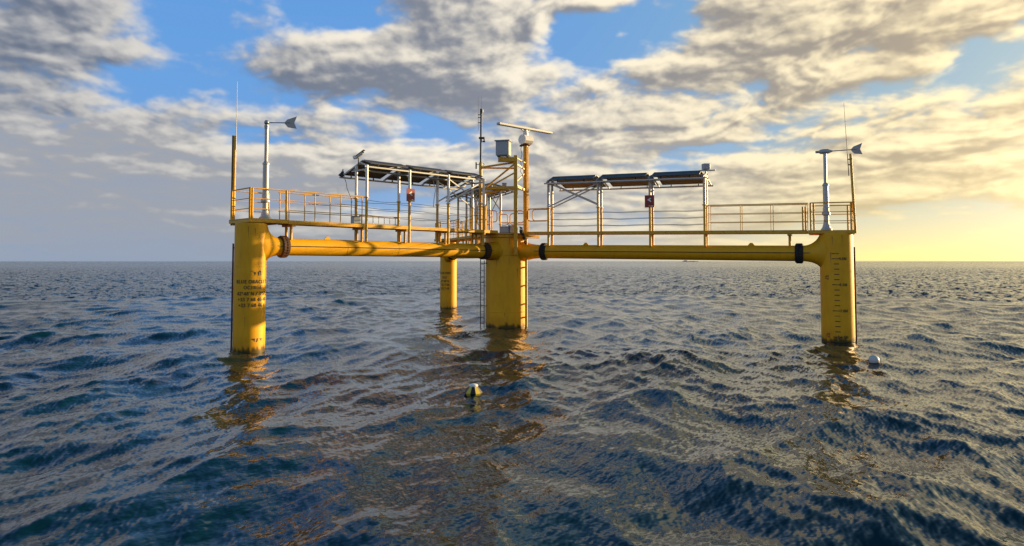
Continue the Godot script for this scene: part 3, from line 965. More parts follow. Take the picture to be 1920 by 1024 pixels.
	for q in [Vector3(-0.6, 4.58, z + 0.05), Vector3(0.66, 4.58, z + 0.1), Vector3(-1.3, 4.58, z + 0.3), Vector3(-1.12, 4.58, -35.1), Vector3(-1.45, 4.58, -34.5), Vector3(-1.32, 4.58, -34.3), Vector3(-1.02, 4.58, -35.2)]:
		tube_part("post", q, q + Vector3(0, 1.15, 0), 0.032, M.worn_yellow, hub_rail)
	# tower that carries the radar
	var t := group_part("tower_frame", o)
	beam_part("tower_post", Vector3(0.18, 3.52, -33.72), Vector3(0.18, 8.38, -33.72), 0.19, 0.19, M.worn_yellow, t, 0.015)
	tube_part("radar_mast", Vector3(0.68, 4.58, -34.5), Vector3(0.68, 9.02, -34.5), 0.115, M.worn_yellow, t, 20)
	tube_part("conduit", Vector3(0.80, 4.58, -34.32), Vector3(0.80, 8.9, -34.32), 0.035, M.worn_yellow, t)
	tube_part("mast_stump", Vector3(-1.57, 4.5, -34.6), Vector3(-1.57, 8.15, -34.6), 0.085, M.worn_yellow, t, 16)
	tube_part("mast_stump", Vector3(-1.33, 4.5, -34.35), Vector3(-1.33, 5.95, -34.35), 0.06, M.worn_yellow, t, 16)
	tube_part("canister", Vector3(-1.37, 6.02, -34.35), Vector3(-1.37, 6.95, -34.35), 0.07, M.white, t, 16)
	var P := Vector3(0.18, 0, -33.72)
	var Q := Vector3(-1.57, 0, -34.6)
	var R := Vector3(0.68, 0, -34.5)
	var Ym := [[P, 8.04, Q, 7.90, 0.09], [Vector3(0.1, 0, -34.6), 7.86, Q, 7.88, 0.08], [P, 8.0, Vector3(-1.25, 0, -34.35), 6.92, 0.08], [P, 7.55, Vector3(-0.95, 0, -34.0), 6.95, 0.07],
		[P, 7.98, R, 7.75, 0.08], [P, 7.05, R, 7.65, 0.06], [P, 6.95, R, 6.72, 0.08], [Q, 6.55, P, 6.82, 0.10], [Vector3(0.1, 0, -34.6), 7.86, P, 8.0, 0.08]]
	for e in Ym:
		beam_part("brace", e[0] + Vector3.UP * e[1], e[2] + Vector3.UP * e[3], e[4] * 0.8, e[4], M.worn_yellow, t)
	var sh := Shape.new()
	sh.prism(PackedVector2Array([Vector2(-1.45, 34.2), Vector2(0.1, 33.8), Vector2(0.62, 34.4), Vector2(0.3, 35.1), Vector2(-1.5, 34.9)]), Vector3(0, 6.86, 0), Vector3(1, 0, 0), Vector3(0, 0, -1), 0.04)
	part("shelf", sh, M.worn_yellow, t)
	beam_part("shelf_edge", Vector3(-1.47, 6.80, -34.17), Vector3(0.09, 6.80, -33.77), 0.05, 0.15, M.worn_yellow, t)
	beam_part("shelf_edge", Vector3(0.26, 6.80, -33.85), Vector3(0.62, 6.76, -34.38), 0.05, 0.15, M.worn_yellow, t)
	beam_part("box_bracket", Vector3(-0.68, 8.17, -33.72), Vector3(0.20, 8.17, -33.72), 0.24, 0.22, M.worn_yellow, t)
	beam_part("gusset", Vector3(0.1, 8.32, -33.7), Vector3(0.66, 8.1, -34.4), 0.05, 0.06, M.worn_yellow, t)

# ---------------------------------------------------------------- equipment
func canopy(k: int, posts: Array, half: float, ridge: float, near: float, far: float, top: float, near_eave: float, far_eave: float, label: String, up_mat: Material) -> void:
	var base := ap(k, posts[0], 0, 4.7)
	var o := thing("solar_canopy", base, label, "solar canopy", "solar canopies over the three walkways")
	var eave := 7.06
	for s in posts:
		for sd in [1.0, -1.0]:
			var low := tube_part("post", ap(k, s, half * sd, 3.97), ap(k, s, half * sd, 5.80), 0.058, M.worn_yellow, o, 12)
			var fl := Shape.new()
			fl.lathe(ap(k, s, half * sd, 5.81), [[0.0, -0.02], [0.10, -0.02], [0.10, -0.02], [0.10, 0.02], [0.10, 0.02], [0.0, 0.02]], 16)
			part("flange", fl, M.worn_yellow, low)
			tube_part("upper_post", ap(k, s, half * sd, 5.83), ap(k, s, half * sd, eave - 0.02 + 0.2 * (1.0 - absf(half * sd - ridge) / 1.2)), 0.062, up_mat, low, 12)
		beam_part("rafter", ap(k, s, near - 0.05, near_eave - 0.06), ap(k, s, ridge, top - 0.07), 0.05, 0.07, M.galvanised, o)
		beam_part("rafter", ap(k, s, far + 0.05, far_eave - 0.06), ap(k, s, ridge, top - 0.07), 0.05, 0.07, M.galvanised, o)
		beam_part("tie_beam", ap(k, s + 0.03, half, eave - 0.08), ap(k, s + 0.03, -half - 0.3, eave - 0.08), 0.05, 0.06, M.galvanised, o)
	var s0: float = posts[0]
	var s1: float = posts[posts.size() - 1]
	for q in [[near - 0.04, near_eave - 0.11], [ridge, top - 0.13], [-half, eave - 0.02], [far + 0.1, far_eave - 0.10]]:
		beam_part("purlin", ap(k, s0 - 0.12, q[0], q[1]), ap(k, s1 + 0.12, q[0], q[1]), 0.05, 0.07, M.galvanised, o)
	var n := posts.size() - 1
	for i in n:
		var a: float = posts[i]
		var b: float = posts[i + 1]
		var m := (a + b) / 2
		var w := absf(b - a) * 0.88
		for e in [[near, 1.0], [far, -1.0]]:
			var lo := ap(k, m, e[0], near_eave if e[1] > 0 else far_eave)
			var hi := ap(k, m, ridge + 0.03 * e[1], top)
			var run := lo.distance_to(hi)
			var y := (hi - lo).normalized()
			var x := along(k)
			var z := x.cross(y).normalized()
			if z.y < 0: z = -z
			var mid := (lo + hi) / 2 + z * 0.05
			var bb := Basis(x, y, z)
			var f := Shape.new()
			for t in [-1.0, 1.0]:
				f.box(mid + x * t * (w / 2 - 0.02), bb, Vector3(0.04, run, 0.05), 0.004)
				f.box(mid + y * t * (run / 2 - 0.02), bb, Vector3(w - 0.082, 0.04, 0.05), 0.004)
			var pn := part("solar_panel", f, M.alloy, o)
			var cells := 3
			for cx in cells:
				var cw := (w - 0.1) / cells
				var g := Shape.new()
				g.box(mid + z * 0.016 + x * (cw * (cx + 0.5) - (w - 0.1) / 2), bb, Vector3(cw - 0.012, run - 0.085, 0.006))
				part("cell_module", g, M.cell, pn)
			var bk := Shape.new()
			bk.box(mid + z * 0.006, bb, Vector3(w - 0.083, run - 0.083, 0.006))
			part("backing_sheet", bk, M.back, pn)
			for t in [-0.3, 0.3]:
				var cl := Shape.new()
				cl.box(lo + x * w * t - z * 0.03, bb, Vector3(0.05, 0.05, 0.09), 0.004)
				part("clamp", cl, M.dark, pn)
	# crossed braces in the bay next to the hub
	var p0: float = posts[0]
	var p1: float = posts[1]
	for sd in [half + 0.05, -half - 0.05]:
		beam_part("brace", ap(k, p0, sd, 5.86), ap(k, p1, sd, eave - 0.12), 0.03, 0.065, M.galvanised, o)
		beam_part("brace", ap(k, p0 + 0.25, sd + 0.035 * signf(sd), eave - 0.12), ap(k, p1, sd + 0.035 * signf(sd), 5.92), 0.03, 0.065, M.galvanised, o)

func wind_vane(base: Vector3, tall: float, toward: Vector3, nose: float, boom: float, label: String) -> void:
	var o := thing("wind_vane", base, label, "wind vane", "wind vanes on grey poles at the arm ends")
	var s := Shape.new()
	s.lathe(base, [[0.22, 0.0], [0.22, 0.0], [0.22, 0.05], [0.22, 0.05], [0.17, 0.09], [0.125, 0.24], [0.10, 0.40], [0.10, 0.60]], 24)
	part("pole_foot", s, M.galvanised, o)
	s = Shape.new()
	s.lathe(base, [[0.10, 0.60], [0.165, 0.64], [0.165, 0.64], [0.165, 0.72], [0.165, 0.72], [0.125, 0.78], [0.125, 0.90], [0.108, 0.96]], 24)
	part("clamp_ring", s, M.galvanised, o)
	tube_part("lower_pole", base + Vector3(0, 0.95, 0), base + Vector3(0, tall * 0.56, 0), 0.108, M.galvanised, o, 20)
	s = Shape.new()
	s.lathe(base, [[0.108, tall * 0.56], [0.125, tall * 0.56 + 0.01], [0.125, tall * 0.56 + 0.05], [0.07, tall * 0.56 + 0.14]], 20)
	part("pole_collar", s, M.galvanised, o)
	tube_part("upper_pole", base + Vector3(0, tall * 0.56 + 0.1, 0), base + Vector3(0, tall - 0.08, 0), 0.066, M.galvanised, o, 16)
	var hub := base + Vector3(0, tall, 0)
	s = Shape.new()
	if nose > 0.2:
		s.lathe(hub, [[0.0, -nose], [0.05, -nose], [0.05, -nose], [0.055, -nose + 0.14], [0.09, -nose + 0.18], [0.105, -0.05], [0.10, 0.12], [0.03, 0.30], [0.0, 0.30]], 20, toward)
	else:
		s.ball(hub, 0.095, 20)
		s.lathe(hub, [[0.09, -0.11], [0.075, -0.25]], 16)
	part("hub", s, M.steel if nose < 0.2 else M.galvanised, o)
	tube_part("boom", hub, hub + toward * boom, 0.02, M.steel, o)
	s = Shape.new()
	s.prism(PackedVector2Array([Vector2(-0.24, 0.0), Vector2(-0.12, 0.13), Vector2(0.22, 0.25), Vector2(0.13, 0.0), Vector2(0.22, -0.22), Vector2(-0.10, -0.17)]), hub + toward * (boom + 0.02), toward, Vector3.UP, 0.012)
	part("tail_fin", s, M.steel, o)

func aerial(at: Vector3, top: float, r: float, m: Material, o: Node) -> void:
	var s := Shape.new()
	s.tube(at, Vector3(at.x, top, at.z), r, r * 0.45, 6)
	part("whip_aerial", s, m, o)

func make_equipment() -> void:
	canopy(0, [1.95, 4.13, 6.32, 8.50], 0.40, -0.10, 0.46, -1.65, 7.38, 7.20, 6.90, "solar roof with long dark panels over the left walkway, security camera on its end", M.white)
	canopy(1, [2.37, 4.90, 7.37, 9.80], 0.24, -0.05, 0.54, -1.65, 7.31, 7.10, 6.93, "solar roof of blue grey panels over the right walkway", M.galvanised)
	canopy(2, [2.4, 4.6, 6.8, 9.0], 0.40, 0.12, 1.2, -1.2, 7.36, 7.06, 7.06, "most distant solar roof, partly hidden behind the radar tower", M.galvanised)
	wind_vane(Vector3(-9.19, 4.77, -25.75), 3.62, Vector3(0.97, 0.03, -0.22).normalized(), 0.1, 0.84, "grey wind vane with round hub on a tall pole, left end deck")
	wind_vane(Vector3(12.9, 4.47, -28.4), 3.25, Vector3(0.985, 0.05, 0.15).normalized(), 0.36, 1.22, "grey wind vane with long nose and swallowtail fin, right end deck")
	# slender masts with whip aerials
	var o := thing("aerial_mast", ap(0, 13.40, -1.30, 4.6), "yellow two-rail mast with white whip aerial at the far left corner", "aerial mast", "masts with whip aerials")
	var b := ap(0, 13.40, -1.30, 4.5)
	beam_part("mast_rail", b, b + Vector3(0, 3.46, 0), 0.045, 0.06, M.rust, o)
	tube_part("mast_pole", b + Vector3(0.085, 0, 0.02), b + Vector3(0.085, 3.44, 0.02), 0.055, M.worn_yellow, o, 14)
	for i in 8:
		beam_part("mast_clamp" if i > 0 else "mast_foot", b + Vector3(0.02, 0.1 + i * 0.46, 0.02), b + Vector3(0.15, 0.1 + i * 0.46, 0.02), 0.03, 0.035 if i > 0 else 0.1, M.rust, o)
	aerial(b + Vector3(0.14, 2.9, 0.05), 10.1, 0.016, M.whip, o)
	b = ap(1, 15.74, 0.40, 4.52)
	o = thing("aerial_mast", b, "dark leaning mast with thin whip aerial at the right end deck", "aerial mast", "masts with whip aerials")
	var e := b + Vector3(-0.12, 3.22, 0)
	var s := Shape.new()
	s.beam(b, e, 0.10, 0.07, 0.008, Vector3(1, 0, 0))
	part("mast_rail", s, M.worn_yellow, o)
	for t in [0.86, 0.93]:
		beam_part("aerial_clamp", b.lerp(e, t) + Vector3(-0.14, 0, 0), b.lerp(e, t), 0.04, 0.04, M.dark, o)
	s = Shape.new()
	s.tube(b.lerp(e, 0.72) + Vector3(-0.12, 0, 0), Vector3(e.x - 0.22, 9.62, e.z), 0.016, 0.007, 6)
	part("whip_aerial", s, M.dark, o)
	b = Vector3(-1.57, 8.15, -34.6)
	o = thing("aerial_mast", b, "dark pole of small instruments and aerials left of the radar", "aerial mast", "masts with whip aerials")
	tube_part("pole", b, b + Vector3(0.02, 2.5, 0), 0.05, M.dark, o, 12)
	tube_part("top_sensor", b + Vector3(0.02, 2.46, 0), b + Vector3(0.02, 2.72, 0), 0.065, M.dark, o, 12)
	tube_part("white_lamp", b + Vector3(0.09, 2.52, 0.02), b + Vector3(0.09, 2.68, 0.02), 0.03, M.white, o, 12)
	for y in [2.02, 2.28, 2.42]:
		beam_part("bracket", b + Vector3(-0.15, y, 0), b + Vector3(0.05, y, 0), 0.035, 0.035, M.dark, o)
	beam_part("instrument", b + Vector3(-0.10, 1.24, 0), b + Vector3(0.19, 1.24, 0), 0.10, 0.10, M.rust, o)
	beam_part("instrument", b + Vector3(0.08, 1.06, 0.02), b + Vector3(0.23, 1.06, 0.02), 0.16, 0.05, M.rust, o)
	beam_part("instrument", b + Vector3(0.14, 1.14, 0.02), b + Vector3(0.20, 1.14, 0.02), 0.12, 0.16, M.rust, o)
	aerial(b + Vector3(-0.13, 1.6, 0.0), 11.5, 0.010, M.dark, o)
	aerial(b + Vector3(0.03, 2.7, 0.0), 11.5, 0.007, M.dark, o)
	tube_part("short_aerial", b + Vector3(-0.23, -0.32, 0.0), b + Vector3(-0.23, 0.02, 0.0), 0.035, M.dark, o, 10)
	beam_part("bracket", b + Vector3(-0.24, -0.1, 0.0), b + Vector3(0.0, -0.1, 0.0), 0.03, 0.03, M.dark, o)
	s = Shape.new()
	var ps := []
	for i in 10: ps.append(b + Vector3(0.06 + 0.12 * sin(PI * i / 9.0), -0.13 + 0.16 * i / 9.0 - 0.05, 0.05))
	s.path(ps, 0.012, 6)
	part("cable_loop", s, M.dark, o)
	# radar
	b = Vector3(0.68, 9.02, -34.5)
	o = thing("radar", b, "white marine radar with long bar scanner on top of the yellow mast", "radar")
	var bar := Vector3(0.73, 0, -0.683).normalized()
	var front := Vector3(0.683, 0, 0.73)
	s = Shape.new()
	var oct := PackedVector2Array()
	for i in 10: oct.append(Vector2(0.30 * cos(TAU * (i + 0.5) / 10), 0.25 * sin(TAU * (i + 0.5) / 10)))
	s.prism(oct, b + Vector3(0.02, 0.26, 0), Vector3(0.62, 0, 0.78), Vector3.UP, 0.52)
	part("gearbox", s, M.white, o)
	s = Shape.new()
	s.tube(b + Vector3(0, -0.03, 0), b + Vector3(0, 0.04, 0), 0.24, 0.24, 24)
	part("base_plate", s, M.rust, o)
	s = Shape.new()
	s.tube(b + Vector3(0.0, 0.47, 0), b + Vector3(0.0, 0.76, 0), 0.15, 0.09, 16)
	part("neck", s, M.white, o)
	for d in [-1.0, 1.0]:
		beam_part("scanner_bracket", b + Vector3(0, 0.62, 0), b + bar * 0.30 * d + Vector3(0, 0.78, 0), 0.07, 0.05, M.white, o)
	s = Shape.new()
	s.box(b + Vector3(0, 0.84, 0), Basis(bar, Vector3.UP, front), Vector3(3.72, 0.115, 0.24), 0.02)
	part("scanner_bar", s, M.float_grey, o)
	s = Shape.new()
	s.path([b + Vector3(-0.2, 0.0, 0.15), b + Vector3(-0.24, -0.25, 0.2), b + Vector3(-0.18, -0.5, 0.18), b + Vector3(-0.26, -0.8, 0.2), b + Vector3(-0.2, -1.15, 0.15), b + Vector3(-0.28, -1.35, 0.2), b + Vector3(-0.15, -1.5, 0.1)], 0.014, 6)
	part("radar_cable", s, M.dark, o)
	tube_part("cable_gland", b + Vector3(-0.30, -0.06, 0.14), b + Vector3(-0.16, -0.06, 0.14), 0.05, M.dark, o, 10)
	# cabinets
	b = Vector3(-0.42, 8.28, -33.74)
	o = thing("equipment_cabinet", b, "grey steel cabinet with overhanging lid on the bracket left of the radar", "cabinet")
	var turn := Basis(Vector3.UP, deg_to_rad(-14))
	s = Shape.new()
	s.box(b + Vector3(0, 0.42, 0), turn, Vector3(0.66, 0.70, 0.50), 0.02)
	part("cabinet_body", s, M.grey_box, o)
	s = Shape.new()
	s.box(b + Vector3(0, 0.80, 0), turn, Vector3(0.76, 0.05, 0.62), 0.01)
	part("lid", s, M.grey_box, o)
	s = Shape.new()
	s.box(b + Vector3(0, 0.42, 0) + turn.z * 0.256, turn, Vector3(0.58, 0.62, 0.012), 0.004)
	part("cabinet_door", s, M.grey_box, o)
	for y in [0.22, 0.62]:
		s = Shape.new()
		s.box(b + Vector3(0, y, 0) - turn.x * 0.345 + turn.z * 0.1, turn, Vector3(0.03, 0.09, 0.05), 0.006)
		part("hinge", s, M.dark, o)
	for dx in [-0.22, 0.22]:
		s = Shape.new()
		s.box(b + turn.x * dx + Vector3(0, 0.035, 0), turn, Vector3(0.08, 0.075, 0.46), 0.006)
		part("cabinet_foot", s, M.dark, o)
	for it in [[Vector3(-0.36, 4.60, -34.3), Vector3(0.46, 0.30, 0.4), -6.0, "low grey box on the middle column, left of the pair"], [Vector3(0.02, 4.60, -34.15), Vector3(0.30, 0.34, 0.34), 12.0, "taller grey box on the middle column, against the tower post"]]:
		o = thing("junction_box", it[0], it[3], "box", "grey boxes on the middle column")
		s = Shape.new()
		s.box(it[0] + Vector3(0, it[1].y / 2, 0), Basis(Vector3.UP, deg_to_rad(it[2])), it[1], 0.02)
		part("box_body", s, M.grey_box, o)
		s = Shape.new()
		s.box(it[0] + Vector3(0, it[1].y + 0.012, 0), Basis(Vector3.UP, deg_to_rad(it[2])), it[1] * Vector3(1.06, 0, 1.06) + Vector3(0, 0.025, 0), 0.006)
		part("lid", s, M.grey_box, o)
		for i in 2:
			s = Shape.new()
			var c: Vector3 = it[0] + Vector3(it[1].x * (i - 0.5) * 0.9, it[1].y + 0.02, 0.1)
			s.path([c, c + Vector3(-0.03, 0.07, 0), c + Vector3(-0.08, 0.11, 0.02)], 0.018, 6)
			part("cable_tail", s, M.dark, o)
	b = Vector3(-0.38, 6.885, -34.3)
	o = thing("small_box", b, "small dark grey box standing on the tower shelf", "box")
	s = Shape.new()
	s.box(b + Vector3(0, 0.09, 0), Basis(), Vector3(0.22, 0.18, 0.18), 0.015)
	part("box_body", s, M.grey_box, o)
	s = Shape.new()
	s.box(b + Vector3(0, 0.19, 0), Basis(), Vector3(0.24, 0.02, 0.20), 0.005)
	part("lid", s, M.grey_box, o)
	b = ap(1, 9.86, 0.1, 7.32)
	o = thing("sensor_box", b, "square grey sensor box at the outer end of the right solar roof", "box")
	s = Shape.new()
	s.box(b + Vector3(0, 0.20, 0), Basis(Vector3.UP, 0.2), Vector3(0.30, 0.26, 0.26), 0.02)
	part("box_body", s, M.grey_box, o)
	beam_part("bracket", b + Vector3(-0.30, 0.02, 0), b + Vector3(0.42, 0.04, 0), 0.10, 0.05, M.galvanised, o)
	beam_part("bracket", b + Vector3(0.0, -0.28, 0), b + Vector3(0.0, 0.05, 0), 0.06, 0.06, M.galvanised, o)
	# mooring tackle by the tower post
	b = Vector3(0.42, 4.45, -33.72)
	o = thing("mooring_tackle", b, "black shackle and chain hanging at the foot of the tower post", "tackle")
	s = Shape.new()
	for i in 7:
		var q := b + Vector3(0.03 + 0.035 * i, 0.28 - 0.10 * i, 0.02)
		var ring := []
		for j in 12:
			var w := TAU * j / 12
			ring.append(q + Vector3(0.05 * cos(w), 0.09 * sin(w), 0.0).rotated(Vector3.UP, PI / 2 * (i % 2)).rotated(Vector3.BACK, 0.35))
		s.path(ring, 0.028, 6, true)
	part("chain", s, M.black, o)
	s = Shape.new()
	s.box(b + Vector3(0.04, 0.20, 0.0), Basis(Vector3.BACK, 0.4), Vector3(0.20, 0.18, 0.14), 0.03)
	part("shackle", s, M.black, o)
	tube_part("shackle_pin", b + Vector3(-0.06, 0.42, 0), b + Vector3(0.10, 0.36, 0), 0.03, M.black, o)
	# security camera on the end of the left roof
	b = ap(0, 8.72, 0.1, 7.20)
	o = thing("security_camera", b, "white bullet camera tilted upward at the outer end of the left solar roof", "camera")
	var look := (Vector3(0.80, 0.55, 0.2)).normalized()
	tube_part("stalk", b, b + Vector3(0.0, 0.26, 0), 0.025, M.dark, o)
	s = Shape.new()
	s.beam(b + Vector3(0, 0.34, 0) - look * 0.16, b + Vector3(0, 0.34, 0) + look * 0.24, 0.13, 0.11, 0.02)
	part("camera_body", s, M.galvanised, o)
	s = Shape.new()
	s.beam(b + Vector3(0, 0.41, 0) - look * 0.12, b + Vector3(0, 0.41, 0) + look * 0.32, 0.16, 0.02, 0.004)
	part("sun_shield", s, M.dark, o)
	tube_part("lens", b + Vector3(0, 0.34, 0) + look * 0.24, b + Vector3(0, 0.34, 0) + look * 0.27, 0.045, M.black, o)
	s = Shape.new()
	s.box(b + Vector3(-0.16, 0.28, 0), Basis(Vector3.BACK, 0.3), Vector3(0.13, 0.16, 0.12), 0.03)
	part("wiring_box", s, M.white, o)
	# floodlight under the eave
	b = ap(0, 8.85, -1.0, 6.86)
	o = thing("floodlight", b, "small dark floodlight with hanging cable under the left roof's outer corner", "floodlight")
	s = Shape.new()
	s.lathe(b, [[0.0, 0.12], [0.05, 0.12], [0.06, 0.05], [0.12, -0.08], [0.12, -0.08], [0.0, -0.06]], 16, Vector3(0.3, 0.9, -0.2).normalized())
	part("lamp_head", s, M.dark, o)
	tube_part("stem", b + Vector3(0.03, 0.08, 0), b + Vector3(0.06, 0.22, 0), 0.02, M.dark, o)
	s = Shape.new()
	s.path([b + Vector3(0.08, 0.15, 0), b + Vector3(0.12, -0.15, 0), b + Vector3(0.2, -0.35, 0), b + Vector3(0.24, -0.6, 0), b + Vector3(0.38, -0.95, 0), b + Vector3(0.46, -1.2, 0)], 0.014, 6)
	part("hanging_cable", s, M.dark, o)
	# box on the left walkway's rail
	b = ap(0, 8.62, -0.2, 4.72)
	o = thing("junction_box", b, "light grey box on the left walkway at the first canopy post", "box")
	s = Shape.new()
	s.box(b + Vector3(0, 0.16, 0), Basis(Vector3.UP, deg_to_rad(40)), Vector3(0.34, 0.28, 0.22), 0.02)
	part("box_body", s, M.grey_box, o)
	s = Shape.new()
	s.box(b + Vector3(0, 0.31, 0), Basis(Vector3.UP, deg_to_rad(40)), Vector3(0.36, 0.02, 0.24), 0.005)
	part("lid", s, M.grey_box, o)
	# warning signs on the canopy posts
	for it in [[0, 6.31, 0.47, 6.06, "maroon sign with white arrow on a white post of the left solar roof"], [1, 7.37, 0.32, 6.02, "maroon sign with white arrow on a grey post of the right solar roof"]]:
		var k: int = it[0]
		b = ap(k, it[1], it[2], it[3])
		o = thing("warning_sign", b, it[4], "sign", "maroon signs on the canopy posts")
		var y := Vector3.UP
		var z := across(k)
		var x := y.cross(z)
		s = Shape.new()
		s.box(b, Basis(x, y, z), Vector3(0.44, 0.56, 0.014), 0.004)
		part("plate", s, M.maroon, o)
		s = Shape.new()
		s.prism(PackedVector2Array([Vector2(-0.11, 0.06), Vector2(0.03, 0.16), Vector2(0.08, 0.13), Vector2(0.01, 0.075), Vector2(0.09, -0.01), Vector2(0.05, -0.03), Vector2(-0.03, 0.03)]), b + z * 0.009, x, y, 0.005)
		part("symbol", s, M.white, o)
		for yy in [[-0.10, 0.15], [-0.14, 0.12]]:
			s = Shape.new()
			s.box(b + z * 0.009 + y * yy[0], Basis(x, y, z), Vector3(yy[1] * 2, 0.016, 0.004))
			part("print_line", s, M.red_ink, o)
		s = Shape.new()
		s.box(b + z * 0.009 + y * -0.22 + x * 0.12, Basis(x, y, z), Vector3(0.12, 0.035, 0.004))
		part("sticker", s, M.white, o)
	# ladder laid on its edge along the left walkway
	b = ap(0, 7.3, -0.46, 4.72)
	o = thing("ladder", b, "aluminium ladder lying on its edge along the far side of the left walkway", "ladder")
	for y in [0.05, 0.38]:
		tube_part("ladder_rail", ap(0, 6.35, -0.46, 4.72 + y), ap(0, 8.3, -0.46, 4.72 + y), 0.024, M.worn_yellow if y > 0.1 else M.galvanised, o)
	for i in 7:
		tube_part("rung", ap(0, 6.45 + i * 0.29, -0.46, 4.76), ap(0, 6.45 + i * 0.29, -0.46, 5.1), 0.017, M.galvanised, o, 8)
	# strap and hooks on the canopy posts
	b = ap(0, 4.35, -0.42, 6.9)
	o = thing("hanging_strap", b, "white strap hanging beside the third back post of the left solar roof", "strap")
	s = Shape.new()
	s.path([b, b + Vector3(0.05, -0.25, 0), b + Vector3(0.10, -0.4, 0), b + Vector3(0.03, -0.8, 0), b + Vector3(0.0, -1.2, 0)], 0.02, 6)
	part("strap", s, M.white, o)
	for at in [4.90, 7.37, 2.37]:
		b = ap(1, at + 0.05, 0.27, 5.58)
		var hook := []
		for i in 11:
			var w := deg_to_rad(-110.0 + i * 22.0)
			hook.append(b + Vector3(0.06 * cos(w) + 0.05, 0.09 * sin(w), 0))
		s = Shape.new()
		s.path(hook, 0.013, 6)
		part("wire_hook", s, M.steel, get_node("solar_canopy_001"))
	# boarding ladder
	b = Vector3(-1.47, -0.6, -34.45)
	o = thing("boarding_ladder", b, "thin dark ladder going down into the water left of the middle column", "ladder")
	for dx in [-0.09, 0.09]:
		tube_part("ladder_rail", b + Vector3(dx, 0, 0), b + Vector3(dx, 3.95 if dx < 0 else 3.85, 0), 0.022, M.dark, o)
	for i in 13:
		tube_part("rung", b + Vector3(-0.09, 0.15 + i * 0.29, 0), b + Vector3(0.09, 0.15 + i * 0.29, 0), 0.012, M.dark, o, 6)
	beam_part("ladder_bracket", b + Vector3(-0.09, 3.7, 0), b + Vector3(0.30, 3.7, -0.05), 0.04, 0.04, M.dark, o)
	beam_part("ladder_bracket", b + Vector3(-0.09, 1.6, 0), b + Vector3(0.22, 1.6, -0.1), 0.03, 0.03, M.dark, o)

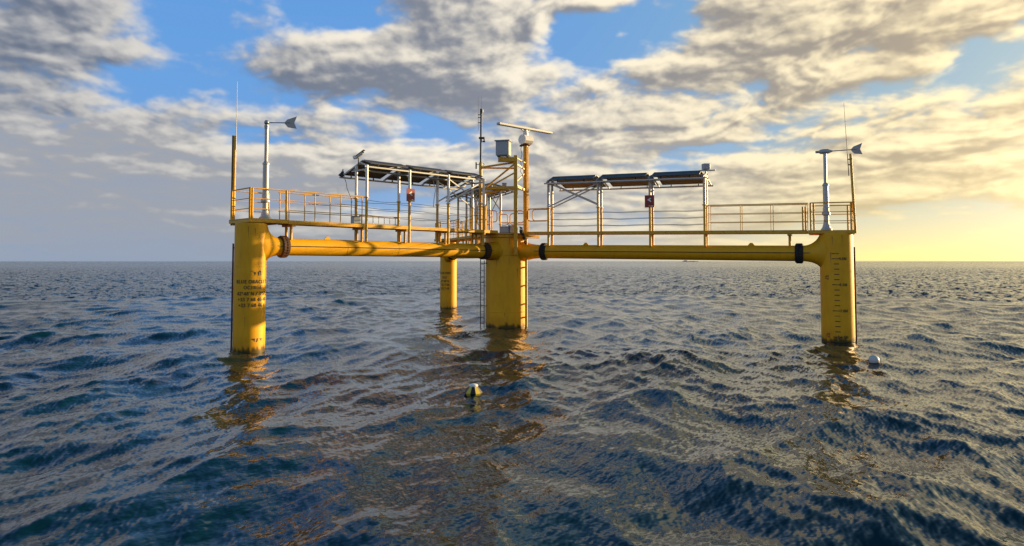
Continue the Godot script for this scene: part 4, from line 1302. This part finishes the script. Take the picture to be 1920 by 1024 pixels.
func make_afloat() -> void:
	# marker buoy: a hexagonal pyramid with stripes
	var b := Vector3(-0.92, sea_height(-0.92, -16.75) - 0.055, -16.75)
	var o := thing("marker_buoy", b, "small pyramid buoy with yellow and black stripes and white cap", "buoy")
	for i in 10:
		var s := Shape.new()
		var a0 := TAU * (i - 0.5) / 10
		var a1 := TAU * (i + 0.5) / 10
		var lo := [Vector3(sin(a0), 0, cos(a0)) * 0.22, Vector3(sin(a1), 0, cos(a1)) * 0.22]
		var hi := [Vector3(sin(a1), 0, cos(a1)) * 0.095, Vector3(sin(a0), 0, cos(a0)) * 0.095]
		var m: Vector3 = (lo[0] + lo[1]).normalized() * 0.87 + Vector3.UP * 0.5
		s.face([b + lo[0] + Vector3.UP * 0.09, b + lo[1] + Vector3.UP * 0.09, b + hi[0] + Vector3.UP * 0.25, b + hi[1] + Vector3.UP * 0.25], m.normalized())
		var dn: Vector3 = (lo[0] + lo[1]).normalized() * 0.8 - Vector3.UP * 0.6
		s.face([b + lo[0] + Vector3.UP * 0.09, b + lo[1] + Vector3.UP * 0.09, b + lo[1] * 0.55 - Vector3.UP * 0.10, b + lo[0] * 0.55 - Vector3.UP * 0.10], dn.normalized())
		part("stripe", s, M.black if i % 2 == 0 else M.buoy_yellow, o)
	var s := Shape.new()
	s.lathe(b, [[0.10, 0.235], [0.11, 0.25], [0.095, 0.28], [0.05, 0.295], [0.0, 0.30]], 20)
	part("cap", s, M.white, o)
	# white ball buoy
	b = Vector3(11.5, sea_height(11.5, -22.2) + 0.035, -22.2)
	o = thing("ball_buoy", b, "round white float near the right column", "buoy")
	s = Shape.new()
	s.ball(b, 0.158, 28)
	part("float", s, M.float_grey, o)
	s = Shape.new()
	s.lathe(b, [[0.0, -0.26], [0.04, -0.26], [0.05, -0.15]], 12)
	part("eyelet", s, M.dark, o)
	# ship far off
	b = Vector3(1000, 0, -3900)
	o = thing("distant_ship", b, "grey silhouette of a ship on the horizon below the right arm", "ship")
	s = Shape.new()
	s.prism(PackedVector2Array([Vector2(-40, -2), Vector2(42, -2), Vector2(47, 4), Vector2(-44, 3.5)]), b, Vector3.RIGHT, Vector3.UP, 16)
	part("hull", s, M.haze_grey, o)
	s = Shape.new()
	s.box(b + Vector3(-26, 6.2, 0), Basis(), Vector3(18, 5, 12))
	part("superstructure", s, M.haze_grey, o)
	s = Shape.new()
	s.box(b + Vector3(10, 4.4, 0), Basis(), Vector3(36, 1.6, 11))
	part("deck_cargo", s, M.haze_grey, o)

func _ready() -> void:
	# camera: level horizon, lens looking up a little and shifted down
	var cam := Camera3D.new()
	cam.name = "camera"
	cam.projection = Camera3D.PROJECTION_FRUSTUM
	cam.near = 0.1
	cam.far = 20000.0
	cam.size = 1024.0 / 1300.0 * 0.1
	cam.frustum_offset = Vector2(0, -86.0 / 1300.0 * 0.1)
	add_child(cam)
	cam.position = Vector3(0, 3.2, 0)
	cam.rotation = Vector3(atan(64.0 / 1300.0), 0, 0)
	cam.current = true
	# sky, sun, exposure
	var env := Environment.new()
	env.tonemap_mode = Environment.TONE_MAPPER_LINEAR
	env.tonemap_exposure = EXPOSURE
	env.sdfgi_enabled = true; env.ssao_enabled = true; env.ssil_enabled = true
	make_sky(env)
	var we := WorldEnvironment.new()
	we.name = "world_environment"
	we.environment = env
	add_child(we)
	var sun := DirectionalLight3D.new()
	sun.name = "sun"
	sun.light_color = Color(1.0, 0.86, 0.62)
	sun.light_energy = 1.6
	sun.light_angular_distance = 0.6
	sun.shadow_enabled = true
	add_child(sun)
	var a := deg_to_rad(SUN_AZIMUTH)
	var h := deg_to_rad(SUN_HEIGHT)
	sun.look_at_from_position(Vector3.ZERO, -Vector3(sin(a) * cos(h), sin(h), -cos(a) * cos(h)), Vector3.UP)
	make_materials()
	make_sea()
	make_hull()
	make_equipment()
	make_afloat()
